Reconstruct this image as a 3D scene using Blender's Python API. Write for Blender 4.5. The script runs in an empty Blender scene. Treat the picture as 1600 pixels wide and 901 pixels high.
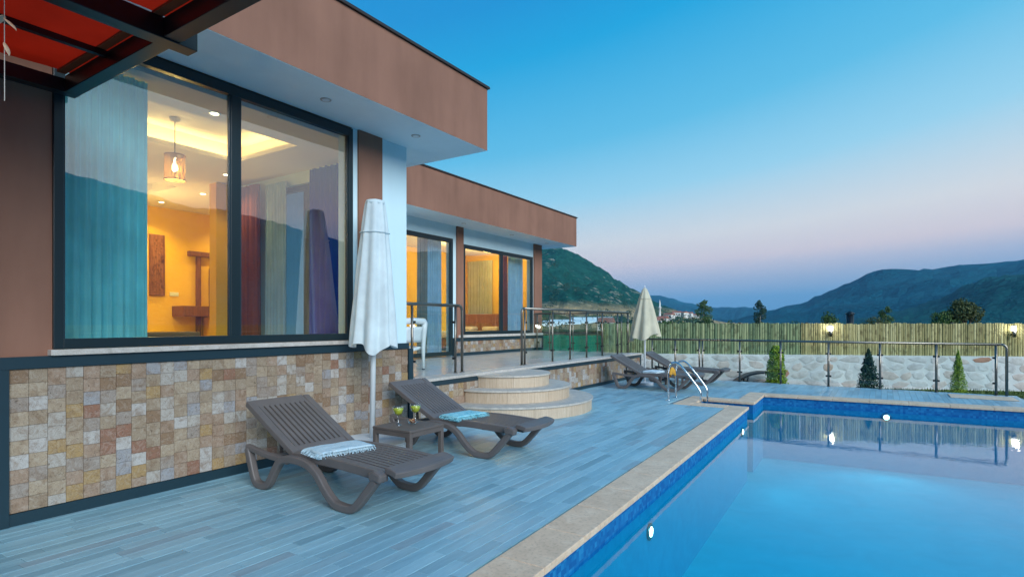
import bpy, bmesh, math, random
from math import radians, sin, cos, pi, tan, atan2, sqrt
from mathutils import Vector, Matrix, noise
random.seed(7)
S = bpy.context.scene
C = S.collection

# ------------------------------------------------------------------ camera
CAM_H = 1.5
YAW = radians(33.2)
cam = bpy.data.cameras.new('camera'); camo = bpy.data.objects.new('camera', cam); C.objects.link(camo)
camo.location = (0, 0, CAM_H); camo.rotation_euler = (radians(90), 0, YAW)
cam.sensor_width = 36; cam.lens = 36 * 885 / 1600; cam.shift_y = 54.5 / 1600
cam.clip_start = 0.05; cam.clip_end = 30000
S.camera = camo

# ------------------------------------------------------------------ world, sun, exposure
def lin(r, g, b):
    f = lambda c: (c / 255 / 12.92) if c <= 10 else ((c / 255 + 0.055) / 1.055) ** 2.4
    return (f(r), f(g), f(b), 1)
SUN_EL, SUN_AZ = 25.0, 117.0        # soft after-glow from behind the camera; azimuth clockwise from +Y
w = bpy.data.worlds.new('World'); S.world = w; w.use_nodes = True
nt = w.node_tree; N = nt.nodes; L = nt.links; N.clear()
out = N.new('ShaderNodeOutputWorld'); bg = N.new('ShaderNodeBackground'); L.new(bg.outputs[0], out.inputs[0])
tc = N.new('ShaderNodeTexCoord')
sep = N.new('ShaderNodeSeparateXYZ'); L.new(tc.outputs['Generated'], sep.inputs[0])
dot = N.new('ShaderNodeVectorMath'); dot.operation = 'DOT_PRODUCT'; L.new(tc.outputs['Generated'], dot.inputs[0])
dot.inputs[1].default_value = (0.837, 0.547, 0)
m1 = N.new('ShaderNodeMath'); m1.operation = 'MULTIPLY_ADD'; L.new(dot.outputs['Value'], m1.inputs[0]); m1.inputs[1].default_value = -0.5; m1.inputs[2].default_value = 1
m2 = N.new('ShaderNodeMath'); m2.operation = 'MULTIPLY'; L.new(sep.outputs[2], m2.inputs[0]); L.new(m1.outputs[0], m2.inputs[1])
ramp = N.new('ShaderNodeValToRGB'); L.new(m2.outputs[0], ramp.inputs[0])
stops = [(0.0, (80, 144, 192)), (0.035, (98, 152, 196)), (0.06, (166, 178, 200)), (0.088, (224, 208, 208)), (0.125, (220, 220, 219)),
         (0.2, (150, 206, 230)), (0.285, (88, 182, 222)), (0.42, (0, 156, 212)), (0.5, (0, 138, 203)), (0.75, (0, 128, 200)), (1.0, (0, 122, 196))]
el = ramp.color_ramp.elements
el[0].position, el[0].color = stops[0][0], lin(*stops[0][1])
el[1].position, el[1].color = stops[-1][0], lin(*stops[-1][1])
for p, c in stops[1:-1]:
    e = el.new(p); e.color = lin(*c)
sky = N.new('ShaderNodeTexSky'); sky.sky_type = 'NISHITA'; sky.sun_disc = False
sky.sun_elevation = radians(1.0); sky.sun_rotation = radians(SUN_AZ); sky.altitude = 600
skm = N.new('ShaderNodeVectorMath'); skm.operation = 'SCALE'; L.new(sky.outputs[0], skm.inputs[0]); skm.inputs['Scale'].default_value = 0.02
add = N.new('ShaderNodeVectorMath'); add.operation = 'ADD'; L.new(ramp.outputs[0], add.inputs[0]); L.new(skm.outputs[0], add.inputs[1])
L.new(add.outputs[0], bg.inputs[0]); bg.inputs[1].default_value = 0.66
sl = bpy.data.lights.new('sun', 'SUN'); sl.energy = 2.3; sl.angle = radians(38); sl.color = (0.93, 0.98, 1.0)
so = bpy.data.objects.new('sun', sl); C.objects.link(so)
a_, e_ = radians(SUN_AZ), radians(SUN_EL)
so.rotation_euler = (-Vector((sin(a_) * cos(e_), cos(a_) * cos(e_), sin(e_)))).to_track_quat('-Z', 'Y').to_euler()
S.view_settings.view_transform = 'Standard'; S.view_settings.look = 'None'; S.view_settings.exposure = 0.78; S.view_settings.gamma = 1.0
S.render.engine = 'CYCLES'
S.cycles.use_denoising = True; S.cycles.max_bounces = 8; S.cycles.transparent_max_bounces = 16
S.cycles.caustics_reflective = False; S.cycles.caustics_refractive = False; S.cycles.sample_clamp_indirect = 4.0

# ------------------------------------------------------------------ materials
def mat(name, col=(0.5, 0.5, 0.5), rough=0.6, metal=0.0, spec=0.5, emit=None, estr=0.0):
    m = bpy.data.materials.new(name); m.use_nodes = True
    b = m.node_tree.nodes['Principled BSDF']
    b.inputs['Base Color'].default_value = (*col[:3], 1); b.inputs['Roughness'].default_value = rough
    b.inputs['Metallic'].default_value = metal; b.inputs['Specular IOR Level'].default_value = spec
    if emit: b.inputs['Emission Color'].default_value = (*emit[:3], 1); b.inputs['Emission Strength'].default_value = estr
    return m
class G:
    """small node helper bound to one material"""
    def __init__(s, m): s.m = m; s.nt = m.node_tree; s.N = s.nt.nodes; s.L = s.nt.links; s.b = s.N.get('Principled BSDF')
    def n(s, t, **kw):
        x = s.N.new(t)
        for k, v in kw.items(): setattr(x, k, v)
        return x
    def coords(s, scale=(1, 1, 1), kind='Object', rand=None):
        c = s.n('ShaderNodeTexCoord'); mp = s.n('ShaderNodeMapping'); mp.inputs['Scale'].default_value = scale
        if kind == 'World':
            g = s.n('ShaderNodeNewGeometry'); s.L.new(g.outputs['Position'], mp.inputs[0])
        else: s.L.new(c.outputs[kind], mp.inputs[0])
        if rand:
            cb = s.n('ShaderNodeCombineXYZ'); mu = s.n('ShaderNodeMath', operation='MULTIPLY'); mu.inputs[1].default_value = 37.0
            s.L.new(rand, mu.inputs[0])
            for i in range(3): s.L.new(mu.outputs[0], cb.inputs[i])
            s.L.new(cb.outputs[0], mp.inputs['Location'])
        return mp.outputs[0]
    def noise(s, vec, scale, detail=4, rough=0.55, dist=0.0):
        x = s.n('ShaderNodeTexNoise'); s.L.new(vec, x.inputs['Vector']); x.inputs['Scale'].default_value = scale
        x.inputs['Detail'].default_value = detail; x.inputs['Roughness'].default_value = rough; x.inputs['Distortion'].default_value = dist
        return x.outputs['Fac']
    def ramp(s, fac, stops, interp='LINEAR'):
        r = s.n('ShaderNodeValToRGB'); s.L.new(fac, r.inputs[0]); r.color_ramp.interpolation = interp
        e = r.color_ramp.elements
        e[0].position, e[0].color = stops[0][0], (*stops[0][1][:3], 1); e[1].position, e[1].color = stops[-1][0], (*stops[-1][1][:3], 1)
        for p, c in stops[1:-1]:
            q = e.new(p); q.color = (*c[:3], 1)
        return r.outputs[0]
    def mix(s, fac, a, b, mode='MIX'):
        x = s.n('ShaderNodeMix', data_type='RGBA', blend_type=mode)
        for sock, v in ((x.inputs[0], fac), (x.inputs[6], a), (x.inputs[7], b)):
            if hasattr(v, 'is_linked') or isinstance(v, bpy.types.NodeSocket): s.L.new(v, sock)
            elif isinstance(v, (int, float)): sock.default_value = v
            else: sock.default_value = (*v[:3], 1)
        return x.outputs[2]
    def bump(s, h, strength=0.3, dist=0.01):
        x = s.n('ShaderNodeBump'); x.inputs['Strength'].default_value = strength; x.inputs['Distance'].default_value = dist
        s.L.new(h, x.inputs['Height']); s.L.new(x.outputs[0], s.b.inputs['Normal']); return x
    def col(s, o): s.L.new(o, s.b.inputs['Base Color'])
    def rand(s, island=False):
        if island: return s.n('ShaderNodeNewGeometry').outputs['Random Per Island']
        return s.n('ShaderNodeObjectInfo').outputs['Random']

def plaster(name, c, var=0.12, bump=0.25):
    m = mat(name, c, 0.85, spec=0.2); g = G(m)
    v = g.coords(kind='World'); a = g.noise(v, 1.1, 5); b = g.noise(v, 140, 3); k = g.noise(g.coords((1.5, 1.5, 0.25), 'World'), 2.5, 4)
    mx = g.mix(0.5, a, k)
    g.col(g.ramp(mx, [(0.3, [x * (1 - var) for x in c]), (0.7, [min(1, x * (1 + var)) for x in c])])); g.bump(b, bump, 0.004); return m
M = {}
M['brown'] = plaster('brown_plaster', (0.285, 0.142, 0.098), 0.2, 0.35)
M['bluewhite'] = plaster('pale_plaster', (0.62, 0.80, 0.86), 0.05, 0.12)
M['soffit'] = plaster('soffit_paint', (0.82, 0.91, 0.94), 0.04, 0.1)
M['cream_wall'] = plaster('cream_interior', (0.86, 0.53, 0.05), 0.03, 0.05)
M['ceil'] = plaster('ceiling_paint', (0.82, 0.78, 0.74), 0.02, 0.03)
M['trim'] = mat('dark_trim', (0.012, 0.034, 0.048), 0.42)
M['frame'] = mat('window_frame_metal', (0.010, 0.022, 0.028), 0.35)
M['gutter'] = mat('roof_edge_metal', (0.035, 0.022, 0.018), 0.45)
M['steel'] = mat('brushed_steel', (0.23, 0.21, 0.18), 0.36, 1.0)
M['chrome'] = mat('polished_steel', (0.72, 0.74, 0.75), 0.12, 1.0)
M['blackmetal'] = mat('black_painted_steel', (0.006, 0.008, 0.010), 0.35)
M['clamp'] = mat('clamp_dark', (0.05, 0.05, 0.05), 0.4, 0.8)
M['whiteplastic'] = mat('white_plastic', (0.74, 0.78, 0.80), 0.35)
M['black'] = mat('black_plastic', (0.012, 0.013, 0.016), 0.5)
M['yellow'] = mat('yellow_plastic', (0.75, 0.36, 0.02), 0.45)

def travertine(name, island):
    m = mat(name, rough=0.62, spec=0.3); g = G(m); r = g.rand(island)
    base = g.ramp(r, [(0.0, (0.44, 0.35, 0.25)), (0.16, (0.54, 0.44, 0.32)), (0.30, (0.33, 0.21, 0.125)), (0.40, (0.58, 0.56, 0.52)), (0.52, (0.47, 0.34, 0.25)),
                      (0.66, (0.52, 0.35, 0.15)), (0.71, (0.42, 0.37, 0.33)), (0.80, (0.66, 0.66, 0.65)), (0.90, (0.36, 0.17, 0.11)), (0.94, (0.42, 0.45, 0.50))], 'CONSTANT')
    v = g.coords(kind='World', rand=r)
    n1 = g.noise(v, 17, 8, 0.72, 2.0); n2 = g.noise(v, 55, 5, 0.7, 1.0); n3 = g.noise(v, 8, 5, 0.65, 1.5)
    c1 = g.mix(g.ramp(n1, [(0.45, (0, 0, 0)), (0.72, (0.5, 0.5, 0.5))]), base, (0.60, 0.56, 0.50), 'MIX')
    c2 = g.mix(g.ramp(n3, [(0.48, (0, 0, 0)), (0.66, (0.6, 0.6, 0.6))]), c1, (0.26, 0.16, 0.09))
    pits = g.ramp(n2, [(0.30, (0.25, 0.22, 0.20)), (0.42, (1, 1, 1))])
    veins = g.ramp(n1, [(0.465, (1, 1, 1)), (0.49, (0.62, 0.55, 0.50)), (0.515, (1, 1, 1))])
    c2 = g.mix(1.0, g.mix(0.18, c2, (0.30, 0.22, 0.16)), (0.80, 0.77, 0.75), 'MULTIPLY'); g.col(g.mix(1.0, g.mix(1.0, c2, pits, 'MULTIPLY'), veins, 'MULTIPLY'))
    g.bump(n2, 0.35, 0.006); return m
M['tile'] = travertine('travertine_tile', False); M['tile_i'] = travertine('travertine_tiles_far', True)
M['grout'] = mat('grout', (0.10, 0.085, 0.07), 0.9)

def plankmat(name, island):
    m = mat(name, rough=0.36, spec=0.45); g = G(m); r = g.rand(island)
    base = g.ramp(r, [(0.0, (0.25, 0.46, 0.55)), (0.14, (0.31, 0.54, 0.62)), (0.3, (0.22, 0.39, 0.46)), (0.42, (0.36, 0.60, 0.68)), (0.58, (0.27, 0.49, 0.58)),
                      (0.7, (0.17, 0.33, 0.40)), (0.8, (0.33, 0.50, 0.56)), (0.9, (0.26, 0.33, 0.38)), (0.96, (0.14, 0.27, 0.33))], 'CONSTANT')
    v = g.coords((16, 1.3, 1), 'World', r)
    n1 = g.noise(v, 2.2, 6, 0.62, 0.7); n2 = g.noise(v, 9, 5, 0.6, 0.4); big = g.noise(g.coords((1, 0.6, 1), 'World'), 0.9, 3)
    c1 = g.mix(0.34, base, g.ramp(n1, [(0.25, (0.09, 0.20, 0.26)), (0.52, (0.28, 0.49, 0.57)), (0.78, (0.50, 0.74, 0.82))]), 'MIX')
    c2 = g.mix(1.0, c1, g.ramp(n2, [(0.3, (0.87, 0.87, 0.87)), (0.6, (1.03, 1.03, 1.03))]), 'MULTIPLY')
    c3 = g.mix(1.0, c2, g.ramp(big, [(0.35, (0.86, 0.88, 0.9)), (0.65, (1.06, 1.05, 1.04))]), 'MULTIPLY')
    c3 = g.mix(0.22, c3, (0.225, 0.41, 0.48)); g.col(c3); g.bump(n2, 0.12, 0.003)
    rr = g.ramp(n1, [(0.3, (0.3,) * 3), (0.7, (0.46,) * 3)]); g.L.new(rr, g.b.inputs['Roughness']); return m
M['plank'] = plankmat('wood_look_plank', False); M['plank_i'] = plankmat('wood_look_planks_far', True)
M['deckbase'] = mat('deck_bed', (0.16, 0.22, 0.25), 0.9)

def stonelike(name, cols, scale=9, rough=0.6, stretch=(1, 1, 1), island=False, bump=0.25, dist=0.006):
    m = mat(name, rough=rough, spec=0.35); g = G(m); r = g.rand(island)
    v = g.coords(stretch, 'World', r); n1 = g.noise(v, scale, 6, 0.6, 0.6); n2 = g.noise(v, scale * 7, 4)
    c = g.ramp(n1, [(0.28, cols[0]), (0.5, cols[1]), (0.72, cols[2])])
    c = g.mix(0.22, c, g.ramp(r, [(0, cols[0]), (0.5, cols[1]), (1, cols[2])]))
    g.col(g.mix(1.0, c, g.ramp(n2, [(0.3, (0.8, 0.79, 0.78)), (0.5, (1, 1, 1))]), 'MULTIPLY')); g.bump(n2, bump, dist); return m
M['coping'] = stonelike('coping_travertine', [(0.60, 0.42, 0.28), (0.74, 0.53, 0.36), (0.84, 0.65, 0.47)], 6)
M['riser'] = stonelike('riser_travertine', [(0.42, 0.31, 0.21), (0.56, 0.43, 0.31), (0.66, 0.54, 0.41)], 5, 0.6, (9, 9, 0.5))
M['tread'] = stonelike('tread_travertine', [(0.38, 0.36, 0.32), (0.52, 0.47, 0.41), (0.64, 0.58, 0.5)], 9, 0.5)
M['sill'] = stonelike('sill_stone', [(0.40, 0.36, 0.32), (0.55, 0.5, 0.45), (0.66, 0.62, 0.58)], 12, 0.5)
M['terracetile'] = stonelike('terrace_tile', [(0.44, 0.43, 0.42), (0.52, 0.50, 0.47), (0.58, 0.56, 0.53)], 3, 0.22, bump=0.03)
M['mortar'] = plaster('pale_mortar', (0.60, 0.62, 0.60), 0.22, 0.8)
def rubble():
    m = mat('rubble_stone', rough=0.8, spec=0.2); g = G(m); r = g.rand()
    base = g.ramp(r, [(0.0, (0.60, 0.61, 0.59)), (0.2, (0.56, 0.55, 0.52)), (0.38, (0.63, 0.64, 0.62)), (0.52, (0.54, 0.55, 0.54)), (0.62, (0.58, 0.52, 0.47)),
                      (0.74, (0.46, 0.25, 0.17)), (0.78, (0.54, 0.54, 0.52)), (0.93, (0.48, 0.38, 0.30))], 'CONSTANT')
    v = g.coords(kind='World', rand=r); n = g.noise(v, 7, 6, 0.6, 0.5); n2 = g.noise(v, 40, 4)
    g.col(g.mix(0.8, base, g.ramp(n, [(0.3, (0.68, 0.66, 0.64)), (0.7, (1.1, 1.1, 1.1))]), 'MULTIPLY')); g.bump(n2, 0.5, 0.01); return m
M['rubble'] = rubble()
def bamboo(name, a, b, c):
    m = mat(name, rough=0.6, spec=0.3); g = G(m); r = g.rand()
    base = g.ramp(r, [(0, a), (0.5, b), (1, c)])
    n = g.noise(g.coords((30, 30, 1.2), 'World', r), 2, 5); n2 = g.noise(g.coords((1, 1, 1), 'World', r), 6, 4)
    c1 = g.mix(0.7, base, g.ramp(n, [(0.3, (0.6, 0.6, 0.6)), (0.7, (1.2, 1.2, 1.2))]), 'MULTIPLY')  # vertical streaks darkened in the colour, as shadow between the canes
    g.col(g.mix(0.8, c1, g.ramp(n2, [(0.36, (0.45, 0.42, 0.4)), (0.48, (1, 1, 1))]), 'MULTIPLY')); g.bump(n, 0.3, 0.004); return m
M['bamboo_y'] = bamboo('bamboo_straw', (0.32, 0.28, 0.12), (0.46, 0.40, 0.18), (0.58, 0.52, 0.27))
M['bamboo_g'] = bamboo('bamboo_weathered', (0.13, 0.19, 0.10), (0.22, 0.28, 0.14), (0.33, 0.37, 0.19))
M['post'] = mat('fence_post_dark', (0.04, 0.04, 0.03), 0.7)
def netmat():
    m = mat('green_net', (0.01, 0.15, 0.08), 0.8, spec=0.1); g = G(m)
    n = g.noise(g.coords((1, 1, 40), 'World'), 3, 3); g.col(g.ramp(n, [(0.3, (0.006, 0.22, 0.14)), (0.7, (0.014, 0.36, 0.23))])); g.bump(n, 0.3, 0.01); return m
M['net'] = netmat()
def plasticmat(name, c):
    m = mat(name, c, 0.46, spec=0.45); g = G(m); v = g.coords(kind='Object'); n = g.noise(v, 260, 2); n2 = g.noise(v, 5, 4)
    g.col(g.ramp(n2, [(0.3, [x * 0.88 for x in c]), (0.7, [x * 1.1 for x in c])])); g.bump(n, 0.12, 0.001)
    g.L.new(g.ramp(n2, [(0.3, (0.4,) * 3), (0.7, (0.56,) * 3)]), g.b.inputs['Roughness']); return m
M['taupe'] = plasticmat('taupe_resin', (0.135, 0.117, 0.112))
M['tablebrown'] = plasticmat('brown_resin', (0.125, 0.102, 0.092))
def fabric(name, c, trans=0.0, bump=0.3, scale=300, foldvar=0.1):
    m = mat(name, c, 0.9, spec=0.1); g = G(m); v = g.coords(kind='Object'); n = g.noise(v, scale, 2); n2 = g.noise(v, 4, 4)
    colr = g.ramp(n2, [(0.3, [x * (1 - foldvar) for x in c]), (0.7, [min(1, x * (1 + foldvar)) for x in c])]); g.col(colr); g.bump(n, bump, 0.002)
    if trans:
        t = g.n('ShaderNodeBsdfTranslucent'); g.L.new(colr, t.inputs[0]); mx = g.n('ShaderNodeMixShader'); mx.inputs[0].default_value = trans
        o = g.N['Material Output']; g.L.new(g.b.outputs[0], mx.inputs[1]); g.L.new(t.outputs[0], mx.inputs[2]); g.L.new(mx.outputs[0], o.inputs[0])
    return m
M['umbwhite'] = fabric('white_canvas', (0.80, 0.89, 0.92), 0.32, 0.2)
M['umbcream'] = fabric('cream_canvas', (0.72, 0.66, 0.50), 0.25, 0.2)
M['red'] = fabric('red_awning', (0.46, 0.018, 0.006), 0.62, 0.15)
M['redhem'] = fabric('red_awning_hem', (0.28, 0.07, 0.03), 0.2)
M['sheer'] = fabric('sheer_curtain', (0.26, 0.80, 0.90), 0.08, 0.1)
M['sheerpale'] = fabric('pale_sheer_curtain', (0.34, 0.52, 0.72), 0.10, 0.1)
M['sheerwarm'] = fabric('sheer_white_curtain', (0.66, 0.70, 0.62), 0.5, 0.1)
M['violet'] = fabric('violet_curtain', (0.012, 0.016, 0.42), 0.02, 0.1)
M['rust'] = fabric('rust_curtain', (0.24, 0.075, 0.055), 0.15, 0.1)
M['greycurtain'] = fabric('grey_curtain', (0.22, 0.24, 0.24), 0.2, 0.1)
def towelmat(name, a, b):
    m = mat(name, a, 0.95, spec=0.05); g = G(m); v = g.coords(kind='Object')
    n = g.noise(v, 26, 5, 0.7, 1.5); n2 = g.noise(v, 220, 2); g.col(g.ramp(n, [(0.38, a), (0.52, b), (0.62, a)])); g.bump(n2, 0.8, 0.006); return m
M['towel1'] = towelmat('towel_pale_blue', (0.40, 0.60, 0.70), (0.62, 0.74, 0.80))
M['towel2'] = towelmat('towel_turquoise', (0.10, 0.50, 0.62), (0.42, 0.72, 0.78))
M['towel3'] = towelmat('towel_white_blue', (0.48, 0.62, 0.70), (0.66, 0.76, 0.80))
def woodm(name, a, b):
    m = mat(name, a, 0.5); g = G(m); n = g.noise(g.coords((10, 10, 1), 'World'), 4, 5, 0.6, 0.6); g.col(g.ramp(n, [(0.3, a), (0.7, b)])); g.bump(n, 0.2, 0.003); return m
M['wood'] = woodm('walnut_wood', (0.14, 0.05, 0.02), (0.28, 0.11, 0.04))
M['artwood'] = woodm('carved_wood', (0.16, 0.05, 0.02), (0.36, 0.15, 0.06))
M['sofa'] = fabric('taupe_upholstery', (0.20, 0.15, 0.11))
M['bed'] = fabric('bedspread', (0.62, 0.56, 0.48))
M['floorwood'] = woodm('interior_floor', (0.30, 0.22, 0.14), (0.42, 0.31, 0.2))

def glassmat(name, refl, tint, rough=0.0, edge=0.92, base=0.04):
    m = bpy.data.materials.new(name); m.use_nodes = True; nt = m.node_tree; nt.nodes.clear(); n = nt.nodes.new
    o = n('ShaderNodeOutputMaterial'); t = n('ShaderNodeBsdfTransparent'); gl = n('ShaderNodeBsdfGlossy'); mx = n('ShaderNodeMixShader'); fr = n('ShaderNodeMath')
    t.inputs[0].default_value = (*tint, 1); gl.inputs['Roughness'].default_value = rough; gl.inputs[0].default_value = (1, 1, 1, 1); fr.operation = 'MULTIPLY_ADD'; fr.inputs[1].default_value = edge; fr.inputs[2].default_value = base
    lw = n('ShaderNodeLayerWeight'); lw.inputs[0].default_value = 0.5; pw = n('ShaderNodeMath'); pw.operation = 'POWER'; pw.inputs[1].default_value = 5.0; nt.links.new(lw.outputs['Facing'], pw.inputs[0]); nt.links.new(pw.outputs[0], fr.inputs[0])
    ma = n('ShaderNodeMath'); ma.operation = 'ADD'; ma.use_clamp = True; ma.inputs[1].default_value = refl
    nt.links.new(fr.outputs[0], ma.inputs[0]); nt.links.new(ma.outputs[0], mx.inputs[0]); nt.links.new(t.outputs[0], mx.inputs[1]); nt.links.new(gl.outputs[0], mx.inputs[2]); nt.links.new(mx.outputs[0], o.inputs[0])
    return m
M['winglass'] = glassmat('coated_window_glass', 0.20, (0.80, 0.90, 0.90))
M['railglass'] = glassmat('railing_glass', 0.0, (0.95, 0.985, 0.98), edge=0.7, base=0.025)
M['drinkglass'] = glassmat('clear_glass', 0.16, (0.90, 0.95, 0.95))
M['drink'] = mat('lemon_drink', (0.62, 0.66, 0.03), 0.25)
M['snack1'] = mat('nuts', (0.25, 0.09, 0.04), 0.6); M['snack2'] = mat('dried_fruit', (0.55, 0.35, 0.18), 0.6)

def poolmat():
    m = mat('blue_mosaic', rough=0.8, spec=0.2); g = G(m)
    geo = g.n('ShaderNodeNewGeometry'); mp = g.n('ShaderNodeMapping'); g.L.new(geo.outputs['Position'], mp.inputs[0]); mp.inputs['Scale'].default_value = (25,) * 3
    fl = g.n('ShaderNodeVectorMath', operation='FLOOR'); g.L.new(mp.outputs[0], fl.inputs[0])
    wn = g.n('ShaderNodeTexWhiteNoise'); wn.noise_dimensions = '3D'; g.L.new(fl.outputs[0], wn.inputs['Vector'])
    base = g.ramp(wn.outputs['Value'], [(0, (0.005, 0.10, 0.30)), (0.35, (0.007, 0.13, 0.35)), (0.7, (0.009, 0.16, 0.39)), (1, (0.018, 0.21, 0.45))])
    n = g.noise(g.coords(kind='World'), 1.0, 3); g.col(g.mix(0.6, base, g.ramp(n, [(0.3, (0.8, 0.85, 0.9)), (0.7, (1.15, 1.1, 1.05))]), 'MULTIPLY')); return m
M['mosaic'] = poolmat()
def floormat():
    m = mat('pale_pool_floor', rough=0.8, spec=0.2); g = G(m); n = g.noise(g.coords(kind='World'), 2.2, 5, 0.6, 0.8)
    g.col(g.ramp(n, [(0.3, (0.001, 0.42, 0.54)), (0.7, (0.003, 0.49, 0.61))])); return m
M['poolfloor'] = floormat()
def wallmat():
    m = mat('mid_blue_pool_wall', rough=0.8, spec=0.2); g = G(m); n = g.noise(g.coords(kind='World'), 6, 5, 0.6, 0.8)
    g.col(g.ramp(n, [(0.3, (0.002, 0.22, 0.38)), (0.7, (0.004, 0.27, 0.44))])); return m
M['poolwall'] = wallmat()
def watermat():
    m = bpy.data.materials.new('pool_water'); m.use_nodes = True; g = G(m); g.N.clear(); g.b = None
    o = g.n('ShaderNodeOutputMaterial'); t = g.n('ShaderNodeBsdfTransparent'); t.inputs[0].default_value = (0.5, 0.92, 1.0, 1)
    gl = g.n('ShaderNodeBsdfGlossy'); gl.inputs['Roughness'].default_value = 0.0; gl.inputs[0].default_value = (1, 1, 1, 1)
    lw = g.n('ShaderNodeLayerWeight'); lw.inputs[0].default_value = 0.5; pw = g.n('ShaderNodeMath', operation='POWER'); pw.inputs[1].default_value = 5.0; g.L.new(lw.outputs['Facing'], pw.inputs[0]); fr = g.n('ShaderNodeMath', operation='MULTIPLY_ADD'); fr.inputs[1].default_value = 0.95; fr.inputs[2].default_value = 0.03; g.L.new(pw.outputs[0], fr.inputs[0]); mx = g.n('ShaderNodeMixShader')
    v = g.coords((1, 1, 1), 'World'); n1 = g.noise(v, 3.0, 3, 0.5, 0.6); n2 = g.noise(v, 11, 3)
    ad = g.n('ShaderNodeMath', operation='MULTIPLY_ADD'); g.L.new(n2, ad.inputs[0]); ad.inputs[1].default_value = 0.35; g.L.new(n1, ad.inputs[2])
    b = g.n('ShaderNodeBump'); b.inputs['Strength'].default_value = 0.035; b.inputs['Distance'].default_value = 0.03; g.L.new(ad.outputs[0], b.inputs['Height'])
    g.L.new(b.outputs[0], gl.inputs['Normal']); g.L.new(b.outputs[0], lw.inputs['Normal'])
    g.L.new(fr.outputs[0], mx.inputs[0]); g.L.new(t.outputs[0], mx.inputs[1]); g.L.new(gl.outputs[0], mx.inputs[2]); g.L.new(mx.outputs[0], o.inputs[0])
    return m
M['water'] = watermat()
def emis(name, c, s):
    return mat(name, (0.8, 0.8, 0.8), 0.5, emit=c, estr=s)
WARM = (1.0, 0.66, 0.20)
M['lampwarm'] = emis('warm_lamp', (1.0, 0.80, 0.45), 6); M['cove'] = emis('cove_strip', (1.0, 0.60, 0.12), 2.5)
M['bulb'] = emis('bulb', (1.0, 0.75, 0.35), 12); M['poolbulb'] = emis('pool_lamp', (0.85, 0.97, 1.0), 6); M['fencebulb'] = emis('fence_lamp', (0.95, 1.0, 0.92), 9)
def wicker():
    m = mat('wicker_shade', (0.75, 0.42, 0.10), 0.6); g = G(m); w_ = g.n('ShaderNodeTexWave'); g.L.new(g.coords((1, 1, 1), 'Object'), w_.inputs[0]); w_.inputs['Scale'].default_value = 18; w_.inputs['Distortion'].default_value = 6
    g.col(g.ramp(w_.outputs['Fac'], [(0.3, (0.5, 0.24, 0.05)), (0.7, (0.95, 0.6, 0.18))]))
    t = g.n('ShaderNodeBsdfTransparent'); mx = g.n('ShaderNodeMixShader'); o = g.N['Material Output']
    g.L.new(g.ramp(w_.outputs['Fac'], [(0.45, (0.15,) * 3), (0.6, (0.6,) * 3)]), mx.inputs[0]); g.L.new(g.b.outputs[0], mx.inputs[1]); g.L.new(t.outputs[0], mx.inputs[2]); g.L.new(mx.outputs[0], o.inputs[0]); return m
M['wicker'] = wicker()
def leafmat(name, cols):
    m = mat(name, rough=0.6, spec=0.2); g = G(m); r = g.rand(True)
    g.col(g.ramp(r, [(0, cols[0]), (0.5, cols[1]), (1, cols[2])])); return m
M['leaf_mid'] = leafmat('leaf_mid', [(0.03, 0.07, 0.02), (0.06, 0.12, 0.03), (0.10, 0.17, 0.045)])
M['leaf_dark'] = leafmat('leaf_dark', [(0.015, 0.045, 0.03), (0.03, 0.075, 0.05), (0.05, 0.11, 0.07)])
M['leaf_lime'] = leafmat('leaf_lime', [(0.14, 0.24, 0.02), (0.26, 0.38, 0.03), (0.36, 0.48, 0.06)])
M['leaf_olive'] = leafmat('leaf_olive', [(0.05, 0.07, 0.025), (0.09, 0.11, 0.04), (0.13, 0.15, 0.06)])
M['bark'] = woodm('bark', (0.05, 0.04, 0.03), (0.14, 0.11, 0.08))
M['barkpale'] = woodm('pale_bark', (0.24, 0.22, 0.18), (0.36, 0.33, 0.28))
def grassm():
    m = mat('lawn', rough=0.9, spec=0.1); g = G(m); n = g.noise(g.coords(kind='World'), 5, 6); g.col(g.ramp(n, [(0.3, (0.04, 0.075, 0.015)), (0.7, (0.10, 0.14, 0.035))])); g.bump(g.noise(g.coords(kind='World'), 60, 3), 0.8, 0.03); return m
M['grass'] = grassm()
M['blade'] = leafmat('grass_blade', [(0.05, 0.09, 0.02), (0.09, 0.14, 0.03), (0.14, 0.17, 0.05)])
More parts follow.
